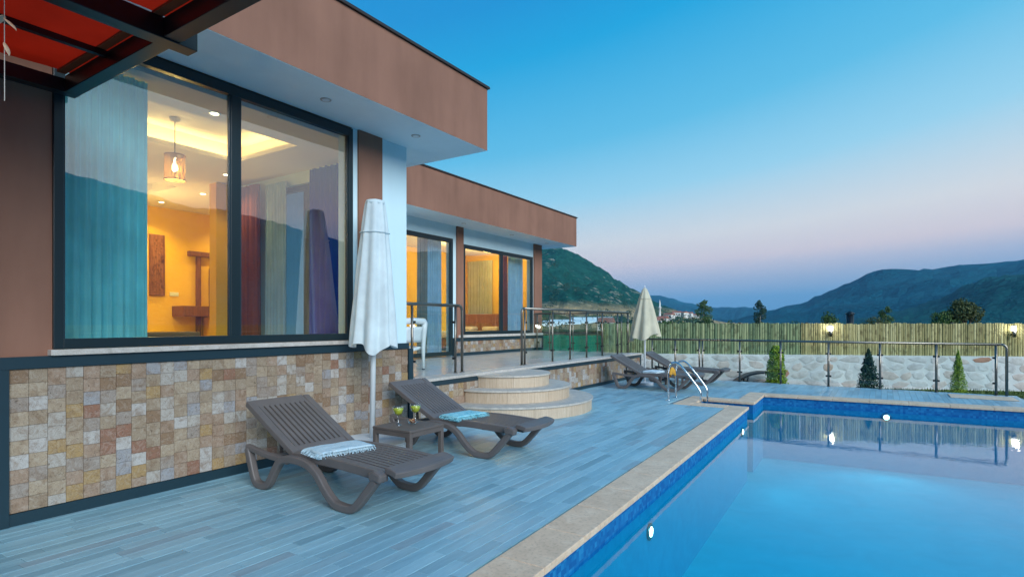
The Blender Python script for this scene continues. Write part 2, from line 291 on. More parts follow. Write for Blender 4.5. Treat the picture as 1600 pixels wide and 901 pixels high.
def hillm(name, low, forest1, forest2, bare, fieldz=None, bareth=0.63):
    m = mat(name, rough=0.95, spec=0.05); g = G(m); v = g.coords(kind='World')
    n1 = g.noise(v, 0.012, 8, 0.62); n2 = g.noise(v, 0.09, 6, 0.65); n3 = g.noise(v, 0.004, 5, 0.6)
    n4 = g.noise(v, 0.22, 4, 0.7); c = g.ramp(g.mix(0.5, n2, n4), [(0.40, [x * 0.5 for x in forest1]), (0.5, forest1), (0.62, [x * 1.3 for x in forest2])]); c = g.mix(g.ramp(n3, [(0.35, (0,) * 3), (0.65, (0.6,) * 3)]), c, [x * 1.35 for x in forest2])
    c = g.mix(g.ramp(g.mix(0.5, n1, n2), [(bareth, (0,) * 3), (bareth + 0.05, (0.85,) * 3)]), c, bare)
    if fieldz is not None:
        geo = g.n('ShaderNodeNewGeometry'); sp = g.n('ShaderNodeSeparateXYZ'); g.L.new(geo.outputs['Position'], sp.inputs[0])
        mr = g.n('ShaderNodeMapRange'); mr.inputs[1].default_value = fieldz - 4; mr.inputs[2].default_value = fieldz + 6; mr.inputs[3].default_value = 1; mr.inputs[4].default_value = 0
        wob = g.n('ShaderNodeMath', operation='MULTIPLY_ADD'); g.L.new(n1, wob.inputs[0]); wob.inputs[1].default_value = 22; g.L.new(sp.outputs[2], wob.inputs[2])
        sb = g.n('ShaderNodeMath', operation='SUBTRACT'); g.L.new(wob.outputs[0], sb.inputs[0]); sb.inputs[1].default_value = 11; g.L.new(sb.outputs[0], mr.inputs[0])
        vo = g.n('ShaderNodeTexVoronoi'); g.L.new(g.coords((0.012, 0.03, 0.0), 'World'), vo.inputs[0]); vo.inputs['Scale'].default_value = 1.0
        fc = g.ramp(vo.outputs['Color'], [(0.0, (0.08, 0.12, 0.05)), (0.25, (0.50, 0.36, 0.19)), (0.6, (0.14, 0.17, 0.07)), (0.7, (0.58, 0.42, 0.23))], 'CONSTANT')
        c = g.mix(mr.outputs[0], c, fc)
    g.col(c); g.bump(n2, 1.0, 12); return m
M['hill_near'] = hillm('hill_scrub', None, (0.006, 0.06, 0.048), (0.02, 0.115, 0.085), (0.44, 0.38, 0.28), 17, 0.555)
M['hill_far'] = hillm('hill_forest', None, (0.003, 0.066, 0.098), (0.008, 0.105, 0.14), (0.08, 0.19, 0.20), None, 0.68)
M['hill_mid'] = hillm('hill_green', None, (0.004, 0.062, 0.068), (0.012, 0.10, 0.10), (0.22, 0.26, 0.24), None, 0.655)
M['plain'] = hillm('valley_plain', None, (0.05, 0.08, 0.03), (0.09, 0.11, 0.045), (0.34, 0.27, 0.15), None, 0.52)

# ------------------------------------------------------------------ mesh helpers
class MB:
    def __init__(s): s.v = []; s.f = []
    def quad(s, *p):
        k = len(s.v); s.v += [tuple(q) for q in p]; s.f.append(tuple(range(k, k + len(p)))); return s
    def box(s, x0, x1, y0, y1, z0, z1):
        k = len(s.v)
        s.v += [(x0, y0, z0), (x1, y0, z0), (x1, y1, z0), (x0, y1, z0), (x0, y0, z1), (x1, y0, z1), (x1, y1, z1), (x0, y1, z1)]
        s.f += [tuple(k + i for i in q) for q in ((0, 3, 2, 1), (4, 5, 6, 7), (0, 1, 5, 4), (1, 2, 6, 5), (2, 3, 7, 6), (3, 0, 4, 7))]; return s
    def chamfer(s, x0, x1, y0, y1, z0, z1, c):
        """box whose top edge is chamfered (12 + 4 quads)"""
        k = len(s.v)
        s.v += [(x0, y0, z0), (x1, y0, z0), (x1, y1, z0), (x0, y1, z0), (x0, y0, z1 - c), (x1, y0, z1 - c), (x1, y1, z1 - c), (x0, y1, z1 - c),
                (x0 + c, y0 + c, z1), (x1 - c, y0 + c, z1), (x1 - c, y1 - c, z1), (x0 + c, y1 - c, z1)]
        q = [(0, 3, 2, 1), (8, 9, 10, 11)]
        for i in range(4):
            j = (i + 1) % 4; q += [(i, j, 4 + j, 4 + i), (4 + i, 4 + j, 8 + j, 8 + i)]
        s.f += [tuple(k + i for i in t) for t in q]; return s
    def slab(s, poly, z0, z1):
        k = len(s.v); n = len(poly); s.v += [(x, y, z0) for x, y in poly] + [(x, y, z1) for x, y in poly]
        s.f.append(tuple(k + i for i in reversed(range(n)))); s.f.append(tuple(k + n + i for i in range(n)))
        for i in range(n): j = (i + 1) % n; s.f.append((k + i, k + j, k + n + j, k + n + i))
        return s
    def tube(s, pts, r, n=10, caps=True):
        pts = [Vector(p) for p in pts]; rr = r if isinstance(r, (list, tuple)) else [r] * len(pts); k = len(s.v); up = None
        for i, p in enumerate(pts):
            t = (pts[min(i + 1, len(pts) - 1)] - pts[max(i - 1, 0)]).normalized()
            if up is None: up = Vector((0, 0, 1)) if abs(t.z) < 0.9 else Vector((1, 0, 0))
            a = t.cross(up).normalized(); b = a.cross(t).normalized(); up = b
            for j in range(n):
                th = 2 * pi * j / n; s.v.append(tuple(p + (a * cos(th) + b * sin(th)) * rr[i]))
        for i in range(len(pts) - 1):
            for j in range(n):
                q = (j + 1) % n; s.f.append((k + i * n + j, k + i * n + q, k + (i + 1) * n + q, k + (i + 1) * n + j))
        if caps:
            s.f.append(tuple(k + j for j in reversed(range(n)))); s.f.append(tuple(k + (len(pts) - 1) * n + j for j in range(n)))
        return s
    def rectsweep(s, pts, wz, y0, y1):
        """ribbon in the xz plane of thickness wz (list ok), extruded y0..y1"""
        n = len(pts); k = len(s.v); ws = wz if isinstance(wz, (list, tuple)) else [wz] * n
        for i, (x, z) in enumerate(pts):
            ax, az = pts[max(i - 1, 0)]; bx, bz = pts[min(i + 1, n - 1)]; l = sqrt((bx - ax) ** 2 + (bz - az) ** 2) or 1
            nx, nz = -(bz - az) / l * ws[i] / 2, (bx - ax) / l * ws[i] / 2
            s.v += [(x + nx, y0, z + nz), (x + nx, y1, z + nz), (x - nx, y1, z - nz), (x - nx, y0, z - nz)]
        for i in range(n - 1):
            for j in range(4):
                q = (j + 1) % 4; s.f.append((k + i * 4 + j, k + (i + 1) * 4 + j, k + (i + 1) * 4 + q, k + i * 4 + q))
        s.f.append((k, k + 1, k + 2, k + 3)); e = k + (n - 1) * 4; s.f.append((e + 3, e + 2, e + 1, e)); return s
    def lathe(s, prof, n=24, c=(0, 0, 0)):
        k = len(s.v)
        for r, z in prof:
            for j in range(n): th = 2 * pi * j / n; s.v.append((c[0] + r * cos(th), c[1] + r * sin(th), c[2] + z))
        for i in range(len(prof) - 1):
            for j in range(n): q = (j + 1) % n; s.f.append((k + i * n + j, k + i * n + q, k + (i + 1) * n + q, k + (i + 1) * n + j))
        s.f.append(tuple(k + j for j in reversed(range(n)))); s.f.append(tuple(k + (len(prof) - 1) * n + j for j in range(n))); return s
    def grid(s, fn, nu, nv):
        k = len(s.v)
        for i in range(nu + 1):
            for j in range(nv + 1): s.v.append(tuple(fn(i / nu, j / nv)))
        for i in range(nu):
            for j in range(nv): a = k + i * (nv + 1) + j; s.f.append((a, a + nv + 1, a + nv + 2, a + 1))
        return s
    def mesh(s, name, smooth=False):
        me = bpy.data.meshes.new(name); me.from_pydata(s.v, [], s.f)
        if smooth: me.polygons.foreach_set('use_smooth', [True] * len(me.polygons))
        me.update(); return me
    def build(s, name, m, parent=None, smooth=False, bevel=0, local=False, label=None, angle=None):
        me = s.mesh(name, smooth); me.materials.append(M[m] if isinstance(m, str) else m)
        o = link(name, me, parent, local)
        if bevel:
            b = o.modifiers.new('bevel', 'BEVEL'); b.width = bevel; b.segments = 2; b.limit_method = 'ANGLE'; b.angle_limit = radians(40)
        if label: o['label'] = label
        return o
def wloc(o):
    v = Vector((0, 0, 0))
    while o is not None: v += o.location; o = o.parent
    return v
def link(name, me, parent=None, local=False):
    o = bpy.data.objects.new(name, me); C.objects.link(o)
    if parent is not None:
        o.parent = parent
        if not local: o.location = -wloc(parent)
    return o
def tag(o, label=None, cat=None, group=None, kind=None):
    if label: o['label'] = label
    if cat: o['category'] = cat
    if group: o['group'] = group
    if kind: o['kind'] = kind
    return o
def thing(name, label, cat, loc=(0, 0, 0), rz=0.0, group=None):
    o = bpy.data.objects.new(name, None); C.objects.link(o); o.location = loc; o.rotation_euler = (0, 0, rz); o.empty_display_size = 0.1
    return tag(o, label, cat, group)
def copy_tree(o, parent=None):
    c = o.copy(); C.objects.link(c); c.parent = parent
    for ch in list(o.children): copy_tree(ch, c)
    return c
def xf(mb, rz, off):
    c, s_ = cos(rz), sin(rz); mb.v = [(x * c - y * s_ + off[0], x * s_ + y * c + off[1], z + off[2]) for x, y, z in mb.v]; return mb
def light(name, kind, loc, energy, col, parent=None, size=0.1, rot=None, shape=None, sy=None):
    l = bpy.data.lights.new(name, kind); l.energy = energy; l.color = col
    if kind == 'AREA':
        l.size = size
        if sy: l.shape = 'RECTANGLE'; l.size_y = sy
    else: l.shadow_soft_size = size
    o = bpy.data.objects.new(name, l); C.objects.link(o); o.location = loc
    if rot: o.rotation_euler = rot
    if parent: o.parent = parent; o.location = Vector(loc) - wloc(parent)
    return o
FW = Vector((-sin(YAW), cos(YAW), 0)); RT = Vector((cos(YAW), sin(YAW), 0))
def proj(x, y, z):
    f = x * FW.x + y * FW.y; r = x * RT.x + y * RT.y
    if f < 0.1: return None
    return 800 + 885 * r / f, 505 - 885 * (z - CAM_H) / f, f

# ================================================================== SETTING: terrain
def interp(tab, x):
    if x <= tab[0][0]: return tab[0][1]
    for (a, b), (c, d) in zip(tab, tab[1:]):
        if x <= c:
            t = (x - a) / (c - a); t = t * t * (3 - 2 * t) * 0.4 + t * 0.6; return b + (d - b) * t
    return tab[-1][1]
# ridge elevation above eye level in degrees against azimuth from +Y (clockwise)
LEFT = [(-80, 4.0), (-60, 5.8), (-45, 6.9), (-36, 7.3), (-30.3, 7.1), (-28.7, 7.06), (-27.8, 6.75), (-26.9, 6.1), (-25, 5.1), (-23.6, 4.25), (-22.0, 3.4), (-20.6, 2.75), (-18.2, 1.4), (-15.2, 0.5), (-12, -0.1)]
FAR = [(-40, 2.2), (-26, 2.9), (-21, 2.85), (-19.7, 2.75), (-18.2, 2.6), (-16.4, 2.1), (-14.9, 1.75), (-13.6, 1.55), (-11.2, 1.5), (-9.8, 1.25), (-8.6, 0.95), (-6, 0.7), (4, 0.6)]
RIGHT = [(-12, 0.3), (-9.2, 1.0), (-7.9, 1.35), (-5.9, 1.6), (-4.9, 2.05), (-3.7, 2.55), (-2.2, 3.25), (-1.1, 3.8), (-0.2, 4.0), (1.0, 4.0), (2.8, 4.3), (5.0, 4.6), (6.9, 4.55), (9.0, 4.6), (20, 5.2), (31, 5.9), (40, 6.6), (49, 7.6), (60, 9.6), (72, 11.6), (88, 12.2), (110, 9.5), (140, 7.5), (175, 5.5), (215, 5.0), (250, 4.4), (280, 4.0)]
SLOPE = [(-4, 0.0), (-1.5, 0.5), (1.9, 1.25), (3.9, 1.8), (5.4, 2.6), (7.0, 3.2), (9.0, 3.6), (20, 3.6), (35, 3.0), (50, 1.5)]
def ridge(name, m, tab, R, r0, a0, a1, na, nr, amp, prof, seed, tree=3.0):
    mb = MB()
    def h(a, r):
        top = R * tan(radians(interp(tab, a))) + CAM_H
        s_ = (r - r0) / (R - r0)
        base = prof(s_) * top if s_ <= 1 else top * max(0.0, 1 - 1.2 * (s_ - 1))
        x, y = sin(radians(a)) * r, cos(radians(a)) * r
        nz = noise.fractal(Vector((x / (R * 0.13), y / (R * 0.13), seed)), 0.9, 2.1, 5)
        k = min(1.0, max(0.0, s_ * 3)) * (1.0 - max(0.0, 1 - abs(s_ - 1) * 6) * 0.82)
        return base + nz * amp * k * max(0.25, min(1, top / (R * 0.06))) + tree * noise.noise(Vector((x / (R * 0.006), y / (R * 0.006), seed))) * min(1, max(0, s_ * 4)) - 1.0
    def fn(u, v):
        a = a0 + (a1 - a0) * u; r = r0 + (R * 1.5 - r0) * v
        return (sin(radians(a)) * r, cos(radians(a)) * r, h(a, r))
    mb.grid(fn, na, nr); o = mb.build(name, m, smooth=False); tag(o, kind='structure'); return h
lp = lambda s_: (0.05 * min(s_ / 0.3, 1.0) if s_ < 0.3 else 0.05 + 0.95 * (1 - (1 - (s_ - 0.3) / 0.7) ** 1.6)) if s_ > 0 else 0.0
sm = lambda s_: (s_ * s_ * (3 - 2 * s_)) if 0 < s_ < 1 else (0.0 if s_ <= 0 else 1.0)
gp = lambda s_: 1 - (1 - s_) ** 1.5 if s_ < 1 else 1.0
h_left = ridge('left_hill', 'hill_near', LEFT, 1250, 170, -82, -11, 260, 110, 22, lp, 3.1, 2.6)
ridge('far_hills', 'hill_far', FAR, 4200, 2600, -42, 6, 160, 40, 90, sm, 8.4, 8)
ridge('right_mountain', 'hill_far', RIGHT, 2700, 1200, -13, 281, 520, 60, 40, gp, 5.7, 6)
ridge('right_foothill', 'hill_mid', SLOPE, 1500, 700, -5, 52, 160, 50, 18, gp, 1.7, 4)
mb = MB()
rings = [16, 24, 40, 80, 160, 320, 700, 1500, 3500, 6600]; na = 72
pl = MB(); c0 = Vector((-2, 6, 0))
def plain_pt(r, a): return (c0.x + r * sin(a), c0.y + r * cos(a), -0.55 - (0.9 if r > 30 else 0))
for i in range(len(rings) - 1):
    for j in range(na):
        a, b = 2 * pi * j / na, 2 * pi * (j + 1) / na
        pl.quad(plain_pt(rings[i], a), plain_pt(rings[i], b), plain_pt(rings[i + 1], b), plain_pt(rings[i + 1], a))
pl.v += [(c0.x + 16 * sin(2 * pi * j / na), c0.y + 16 * cos(2 * pi * j / na), -4.0) for j in range(na)]
tag(pl.build('valley_ground', 'plain'), kind='structure')
# ground under the plot (below pool and garden)
# (the plot ground is a frame around the pool basin)
lawn = MB().slab([(-7.0, 15.62), (8.0, 15.62), (8.0, 22.0), (4.4, 20.75), (-7.3, 15.75)], -0.8, -0.32)
lawn_o = tag(lawn.build('lawn', 'grass'), kind='structure')
gb = MB(); rg = random.Random(5)
for i in range(9000):
    x = rg.uniform(-6.5, 4.5); ymax = 15.75 + (x + 7.3) * 0.427 - 0.05; y = rg.uniform(15.68, max(15.7, ymax))
    hgt = rg.uniform(0.03, 0.085); a = rg.uniform(0, pi); dx, dy = cos(a) * 0.012, sin(a) * 0.012; lx, ly = rg.uniform(-.03, .03), rg.uniform(-.03, .03)
    gb.quad((x - dx, y - dy, -0.325), (x + dx, y + dy, -0.325), (x + lx, y + ly, -0.32 + hgt))
tag(gb.build('lawn_grass', 'blade'), 'short green grass between far railing and stone wall', 'grass', kind='stuff')

# ================================================================== POOL
PX = lambda y: -1.645 - 0.0357 * y        # house-side pool edge
PY = lambda x: 12.975 + 0.0616 * x        # far pool edge
pool = [(PX(1.2), 1.2), (PX(10.8), 10.8), (-2.97, 10.85), (-2.97, 11.48), (PX(11.48), 11.48), (PX(12.85), PY(-2.1)), (6.0, PY(6.0)), (6.0, 1.2)]
WZ = -0.18
ps = MB(); n = len(pool)
for i in range(n):
    (x0, y0), (x1, y1) = pool[i], pool[(i + 1) % n]
    ps.quad((x0, y0, -0.21), (x1, y1, -0.21), (x1, y1, -0.04), (x0, y0, -0.04))
pool_o = tag(ps.build('swimming_pool', 'mosaic'), kind='structure')
DEP = -1.318
pw_ = MB()
for i in range(n):
    (x0, y0), (x1, y1) = pool[i], pool[(i + 1) % n]
    pw_.quad((x0, y0, DEP), (x1, y1, DEP), (x1, y1, -0.2105), (x0, y0, -0.2105))
pw_.build('pool_wall', 'poolwall', pool_o)
pf = MB(); pf.v = [(x, y, DEP) for x, y in pool]; pf.f = [tuple(range(n))]; pf.build('pool_floor', 'poolfloor', pool_o)
wt = MB(); wt.v = [(x, y, WZ) for x, y in pool]; wt.f = [tuple(reversed(range(n)))]
tag(wt.build('pool_water', 'water'), kind='structure')
def pool_lamp(p, nrm, label, e):
    p = Vector(p); nrm = Vector(nrm); t = thing('pool_light', label, 'pool light', p, 0, 'underwater pool lights')
    q = nrm.to_track_quat('Z', 'Y').to_matrix()
    def L_(prof):
        m_ = MB().lathe(prof, 20); m_.v = [tuple(q @ Vector(v)) for v in m_.v]; return m_
    L_([(0.075, 0), (0.082, 0.012), (0.066, 0.02), (0.05, 0.018)]).build('bezel', 'steel', t, True, local=True)
    L_([(0.049, 0.017), (0.042, 0.024), (0.024, 0.029), (0.004, 0.031)]).build('lens', 'poolbulb', t, True, local=True)
    lo = light('pool_lamp_light', 'SPOT', p + nrm * 0.05, e * 1.2, (0.36, 0.88, 1.0), t, 0.07, (nrm + Vector((0, 0, -0.22))).to_track_quat('-Z', 'Y').to_euler()); lo.data.spot_size = radians(150); lo.data.spot_blend = 0.7
pool_lamp((PX(5.13) + 0.004, 5.13, -0.44), (1, 0.03, 0), 'glowing round pool light on the near deck-side pool wall', 26)
pool_lamp((PX(10.2) + 0.004, 10.2, -0.34), (1, 0.03, 0), 'pool light near the inner pool corner by the ladder', 10)
pool_lamp((0.06, PY(0.06) - 0.004, -0.29), (0, -1, 0), 'glowing pool light under water on the far pool wall', 26)

# ================================================================== DECK
deck = MB().box(-5.74, -3.0, -2.5, 15.55, -0.6, -0.022).box(-2.999, -2.6, -2.5, 10.83, -0.6, -0.022).box(-2.999, -2.6, 11.486, 15.55, -0.6, -0.022)
deck.slab([(-2.601, -2.5), (PX(1.2) - 0.002, -2.5), (PX(1.2) - 0.002, 1.2), (PX(10.8) - 0.002, 10.8), (-2.601, 10.82)], -0.6, -0.022)
deck.slab([(-2.599, 11.486), (PX(11.5) - 0.004, 11.486), (PX(12.85) - 0.004, PY(-2.1) + 0.004), (2.35, PY(2.35) + 0.004), (2.35, 15.55), (-2.599, 15.55)], -0.6, -0.022)
deck.box(PX(1.2), 8, -2.5, 1.19, -0.6, -0.022)
deck.slab([(2.351, PY(2.351) + .002), (6.0, PY(6.0) + .002), (6.0, 14.4), (3.3, 14.4), (2.351, 15.3)], -0.6, -0.022)
deck_o = tag(deck.build('pool_deck', 'deckbase'), kind='structure')
rp = random.Random(11); planks = []; wedges = []
PW = 0.102; x = -5.735
CO = 0.34
row = 0
while x < 2.3:
    x1 = x + PW
    segs = []
    lo = -0.4 if x > -5.41 - 0.02 else 5.76
    xm = x + PW / 2
    if x1 < -3.32: segs.append((lo, 15.53))
    elif x1 < -2.42:
        if x1 < PX(5) - CO + 0.02 or True: segs.append((-0.4, 10.48)); segs.append((11.86, 15.53))
    elif x1 < PX(1.2) - CO + 0.3:
        # slanted coping edge: plank stops where the coping starts
        ymax = min(10.48, (-(x1 + CO) - 1.645) / 0.0357)
        if ymax > 0: segs.append((-0.4, ymax))
        ym0 = min(10.48, (-(x + CO) - 1.645) / 0.0357); ymA = max(-0.4, ymax)
        if ym0 > ymA + 0.05: wedges.append((x, x1, ymA, ym0, (PX(ym0) - CO) if ym0 >= 10.47 else None))
        segs.append((PY(xm) + CO, 15.53) if x > -2.45 else (11.86, 15.53))
    else: segs.append((PY(xm) + CO, 15.53))
    for a, b in segs:
        if xm > PX(a) - CO and b < 11 and xm > -2.5 and a < 5 and xm > (PX(0) - CO): continue
        y = a - rp.uniform(0, 0.5); first = True
        while y < b:
            ln = rp.choice([0.4, 0.6, 0.6, 0.8])
            y0, y1 = max(a, y), min(b, y + ln)
            if y1 - y0 > 0.04: planks.append((x, x1, y0, y1))
            y += ln
    x = x1; row += 1
def parea(p):
    x0, x1, y0, y1 = p; q = [proj(a, b, 0) for a, b in ((x0, y0), (x1, y0), (x1, y1), (x0, y1))]
    if any(t is None for t in q): return 0
    if all(t[0] < 0 or t[0] > 1600 or t[1] > 901 or t[1] < 0 for t in q): return 0
    return abs(sum(q[i][0] * q[(i + 1) % 4][1] - q[(i + 1) % 4][0] * q[i][1] for i in range(4))) / 2
planks.sort(key=parea, reverse=True)
cache = {}
far = MB()
for i, (x0, x1, y0, y1) in enumerate(planks):
    z1 = rp.uniform(-0.0012, 0.0008)
    if i < 300:
        key = round(y1 - y0, 2)
        if key not in cache:
            me = MB().chamfer(-PW / 2 + 0.0012, PW / 2 - 0.0012, 0.0012, key - 0.0012, -0.02, 0, 0.0018).mesh('plank'); me.materials.append(M['plank']); cache[key] = me
        o = link('plank', cache[key], deck_o, True); o.location = ((x0 + x1) / 2, y0, z1)
    else: far.chamfer(x0 + .0012, x1 - .0012, y0 + .0012, y1 - .0012, -0.02, z1, 0.0018)
for (x0, x1, ya, yb, xt) in wedges:
    yy_ = ya
    while yy_ < yb - 0.02:
        y2 = min(yb, yy_ + 0.45); xe = lambda y: min(x1, -1.645 - 0.0357 * y - CO) - 0.0012
        far.slab([(x0 + .0012, yy_ + .0012), (max(x0 + .0015, xe(yy_)), yy_ + .0012), (max(x0 + .0014, xe(y2)), y2 - .0012), (x0 + .0012, y2 - .0012)], -0.02, -0.0005); yy_ = y2
tag(far.build('plank_field', 'plank_i', deck_o), kind='stuff')
# coping stones round the pool
def coping(poly, label=None):
    return MB().slab(poly, -0.035, 0.012)
def cope_run(p, q, off, step):
    p, q, off = Vector(p), Vector(q), Vector(off); d = q - p; k = max(1, round(d.length / step)); t = d.normalized() * 0.0015
    for i in range(k):
        a = p + d * (i / k) + t; b = p + d * ((i + 1) / k) - t
        o = MB().slab([tuple(a), tuple(b), tuple(b + off), tuple(a + off)], -0.04, 0.008).build('coping_stone', 'coping', pool_o, bevel=0.006)
OV = 0.025
cope_run((PX(1.2) + OV, 1.2), (PX(10.8) + OV, 10.8 + OV), (-CO, 0), 0.6)
cope_run((PX(10.8) - CO + OV - 0.002, 10.82 + OV), (-3.0 + OV, 10.85 + OV), (0, -0.36), 0.55)
cope_run((-3.0 + OV - 0.002, 10.5), (-3.0 + OV - 0.002, 11.83), (-0.3, 0), 0.66)
cope_run((-2.975, 11.48 - OV), (PX(11.48) + OV - 0.002, 11.48 - OV), (0, 0.36), 0.5)
cope_run((PX(11.8) + OV, 11.846), (PX(12.85) + OV, PY(-2.1) - OV), (-CO, 0), 0.5)
cope_run((PX(12.85) + OV + 0.002, PY(-2.1) - OV), (6.0, PY(6) - OV), (0, CO + OV), 0.6)
cope_run((PX(12.85) + OV - CO, PY(-2.1) - OV + 0.002), (PX(12.85) + OV, PY(-2.1) - OV + 0.002), (0, CO + OV), 0.6)
# low slab at the right end of the far deck
tr = MB().box(1.15, 2.2, 14.45, 15.1, 0.002, 0.016).build('paving_slab', 'coping', None, bevel=0.006)
tag(tr, 'low pale stone slab on far deck beside last railing post', 'paving slab')

# ================================================================== HOUSE
house = thing('house', 'flat-roofed brown and white villa with lit windows beside the pool deck', 'house', (-7.5, 8, 0))
WX = -5.41; TZ = 0.66; SOF = 3.88
def hp(name, mb, m, parent=None, **kw): return mb.build(name, m, parent or house, **kw)
# front wall (block by the deck)
hp('wall', MB().box(WX - 0.25, WX, -3.0, 1.73, 1.25, SOF - 0.002), 'brown')
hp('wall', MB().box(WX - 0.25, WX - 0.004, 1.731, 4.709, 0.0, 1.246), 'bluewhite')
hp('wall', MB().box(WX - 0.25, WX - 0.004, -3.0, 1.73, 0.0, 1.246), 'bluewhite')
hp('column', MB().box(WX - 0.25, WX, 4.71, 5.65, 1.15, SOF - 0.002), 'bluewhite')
hp('column', MB().box(WX - 0.25, WX - 0.004, 4.71, 5.65, 0.0, 1.149), 'bluewhite')
hp('brown_panel', MB().box(WX + 0.002, WX + 0.03, 4.79, 5.18, 1.251, SOF - 0.004), 'brown')
# stone cladding of the plinth
clad = hp('stone_cladding', MB().box(WX - 0.002, WX + 0.008, 1.46, 5.655, 0.09, 1.16), 'grout')
rt = random.Random(3); tiles = []
TW = 0.1163; y = 1.463
while y + TW < 5.66:
    z = 0.092; off = rt.choice([0, 0, -0.03, 0.02])
    rows = [0.092 + 0.1067 * i + (off if 0 < i < 10 else 0) for i in range(11)]; rows[-1] = 1.158
    for a, b in zip(rows, rows[1:]): tiles.append((y, y + TW, a, b))
    y += TW
def tarea(t):
    q = [proj(WX, t[0], t[2]), proj(WX, t[1], t[3])]
    vis = 1 if q[0] and q[1][0] > 0 else 0
    return vis * abs((q[0][0] - q[1][0]) * (q[0][1] - q[1][1]))
tiles.sort(key=tarea, reverse=True); tcache = {}; rest = MB()
def tilebox(mb, x0, x1, y0, y1, z0, z1, c):
    k = len(mb.v)
    mb.v += [(x0, y0, z0), (x0, y1, z0), (x0, y1, z1), (x0, y0, z1), (x1 - c, y0, z0), (x1 - c, y1, z0), (x1 - c, y1, z1), (x1 - c, y0, z1),
             (x1, y0 + c, z0 + c), (x1, y1 - c, z0 + c), (x1, y1 - c, z1 - c), (x1, y0 + c, z1 - c)]
    q = [(8, 9, 10, 11)]
    for i in range(4): j = (i + 1) % 4; q += [(i, j, 4 + j, 4 + i), (4 + i, 4 + j, 8 + j, 8 + i)]
    mb.f += [tuple(k + i for i in t) for t in q]
for i, (y0, y1, z0, z1) in enumerate(tiles):
    pr = rt.uniform(0.014, 0.02)
    if i < 300:
        key = (round(z1 - z0, 3), round(pr, 3))
        if key not in tcache:
            mb = MB(); tilebox(mb, 0, key[1], 0.0012, TW - 0.0012, 0.001, key[0] - 0.001, 0.0016); me = mb.mesh('tile'); me.materials.append(M['tile']); tcache[key] = me
        o = link('tile', tcache[key], clad, True); o.location = (WX + 0.006, y0, z0)
    else: tilebox(rest, WX + 0.006, WX + 0.006 + pr, y0 + .0012, y1 - .0012, z0 + .001, z1 - .001, 0.0016)
if rest.v: tag(rest.build('tile_field', 'tile_i', clad), kind='stuff')
hp('base_trim', MB().box(WX + 0.001, WX + 0.035, 1.455, 5.74, 0.0, 0.09), 'trim')
hp('band_trim', MB().box(WX + 0.001, WX + 0.042, -3.0, 5.10, 1.16, 1.25), 'trim')
hp('band_trim', MB().box(WX + 0.001, WX + 0.042, 5.101, 5.66, 1.16, 1.235), 'trim')
hp('corner_trim', MB().box(WX - 0.05, WX + 0.045, 1.30, 1.458, 0.0, 1.159), 'trim')
hp('corner_trim', MB().box(WX - 0.33, WX + 0.04, 5.657, 5.74, 0.091, 1.158), 'trim')
hp('wall', MB().box(WX + 0.001, WX + 0.012, -3.0, 1.29, 0.0, 1.158), 'tile_i')
hp('window_sill', MB().box(WX - 0.2, WX + 0.075, 1.70, 4.74, 1.252, 1.297), 'sill', bevel=0.004)
# big window
def window(Y0, Y1, Z0, Z1, X_, mull, fw=0.065, bot=0.08, top=0.10, depth=0.07, glass='winglass'):
    fr = MB()
    x0, x1 = X_ - depth, X_
    fr.box(x0, x1, Y0, Y0 + fw, Z0, Z1); fr.box(x0, x1, Y1 - fw, Y1, Z0, Z1)
    fr.box(x0, x1 - 0.002, Y0 + fw, Y1 - fw, Z0, Z0 + bot); fr.box(x0, x1 - 0.002, Y0 + fw, Y1 - fw, Z1 - top, Z1)
    edges = [Y0 + fw]
    for a, b in mull:
        fr.box(x0, x1 - 0.003, a, b, Z0 + bot, Z1 - top); edges += [a, b]
    edges.append(Y1 - fw)
    f = hp('window', fr, 'frame', bevel=0.004)
    for a, b in zip(edges[::2], edges[1::2]):
        hp('bead', MB().box(x0 + 0.02, x1 - 0.012, a, a + 0.014, Z0 + bot, Z1 - top).box(x0 + 0.02, x1 - 0.012, b - 0.014, b, Z0 + bot, Z1 - top), 'trim', f)
        hp('pane', MB().quad((x0 + 0.03, a + .001, Z0 + bot), (x0 + 0.03, b - .001, Z0 + bot), (x0 + 0.03, b - .001, Z1 - top), (x0 + 0.03, a + .001, Z1 - top)), glass, f)
    return f
window(1.732, 4.708, 1.30, 3.862, WX + 0.02, [(3.17, 3.265)])
# side wall of the front block (faces the terrace) with a glazed opening
SY = 5.65
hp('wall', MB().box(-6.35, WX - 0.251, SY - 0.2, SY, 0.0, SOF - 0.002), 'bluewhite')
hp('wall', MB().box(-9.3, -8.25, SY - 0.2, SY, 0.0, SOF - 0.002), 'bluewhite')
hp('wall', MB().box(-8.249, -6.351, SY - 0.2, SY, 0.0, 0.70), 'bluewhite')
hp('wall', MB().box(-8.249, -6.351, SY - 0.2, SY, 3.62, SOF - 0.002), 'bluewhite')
fr = MB()
for a, b in ((-8.249, -8.17), (-7.42, -7.30), (-6.43, -6.351)): fr.box(a, b, SY - 0.14, SY - 0.07, 0.70, 3.62)
for a, b in ((-8.17, -7.42), (-7.30, -6.43)): fr.box(a, b, SY - 0.138, SY - 0.072, 0.70, 0.80); fr.box(a, b, SY - 0.138, SY - 0.072, 3.54, 3.62)
sd = hp('terrace_door', fr, 'frame')
for a, b in ((-8.17, -7.42), (-7.30, -6.43)): hp('pane', MB().quad((a, SY - 0.105, .8), (b, SY - 0.105, .8), (b, SY - 0.105, 3.54), (a, SY - 0.105, 3.54)), 'winglass', sd)
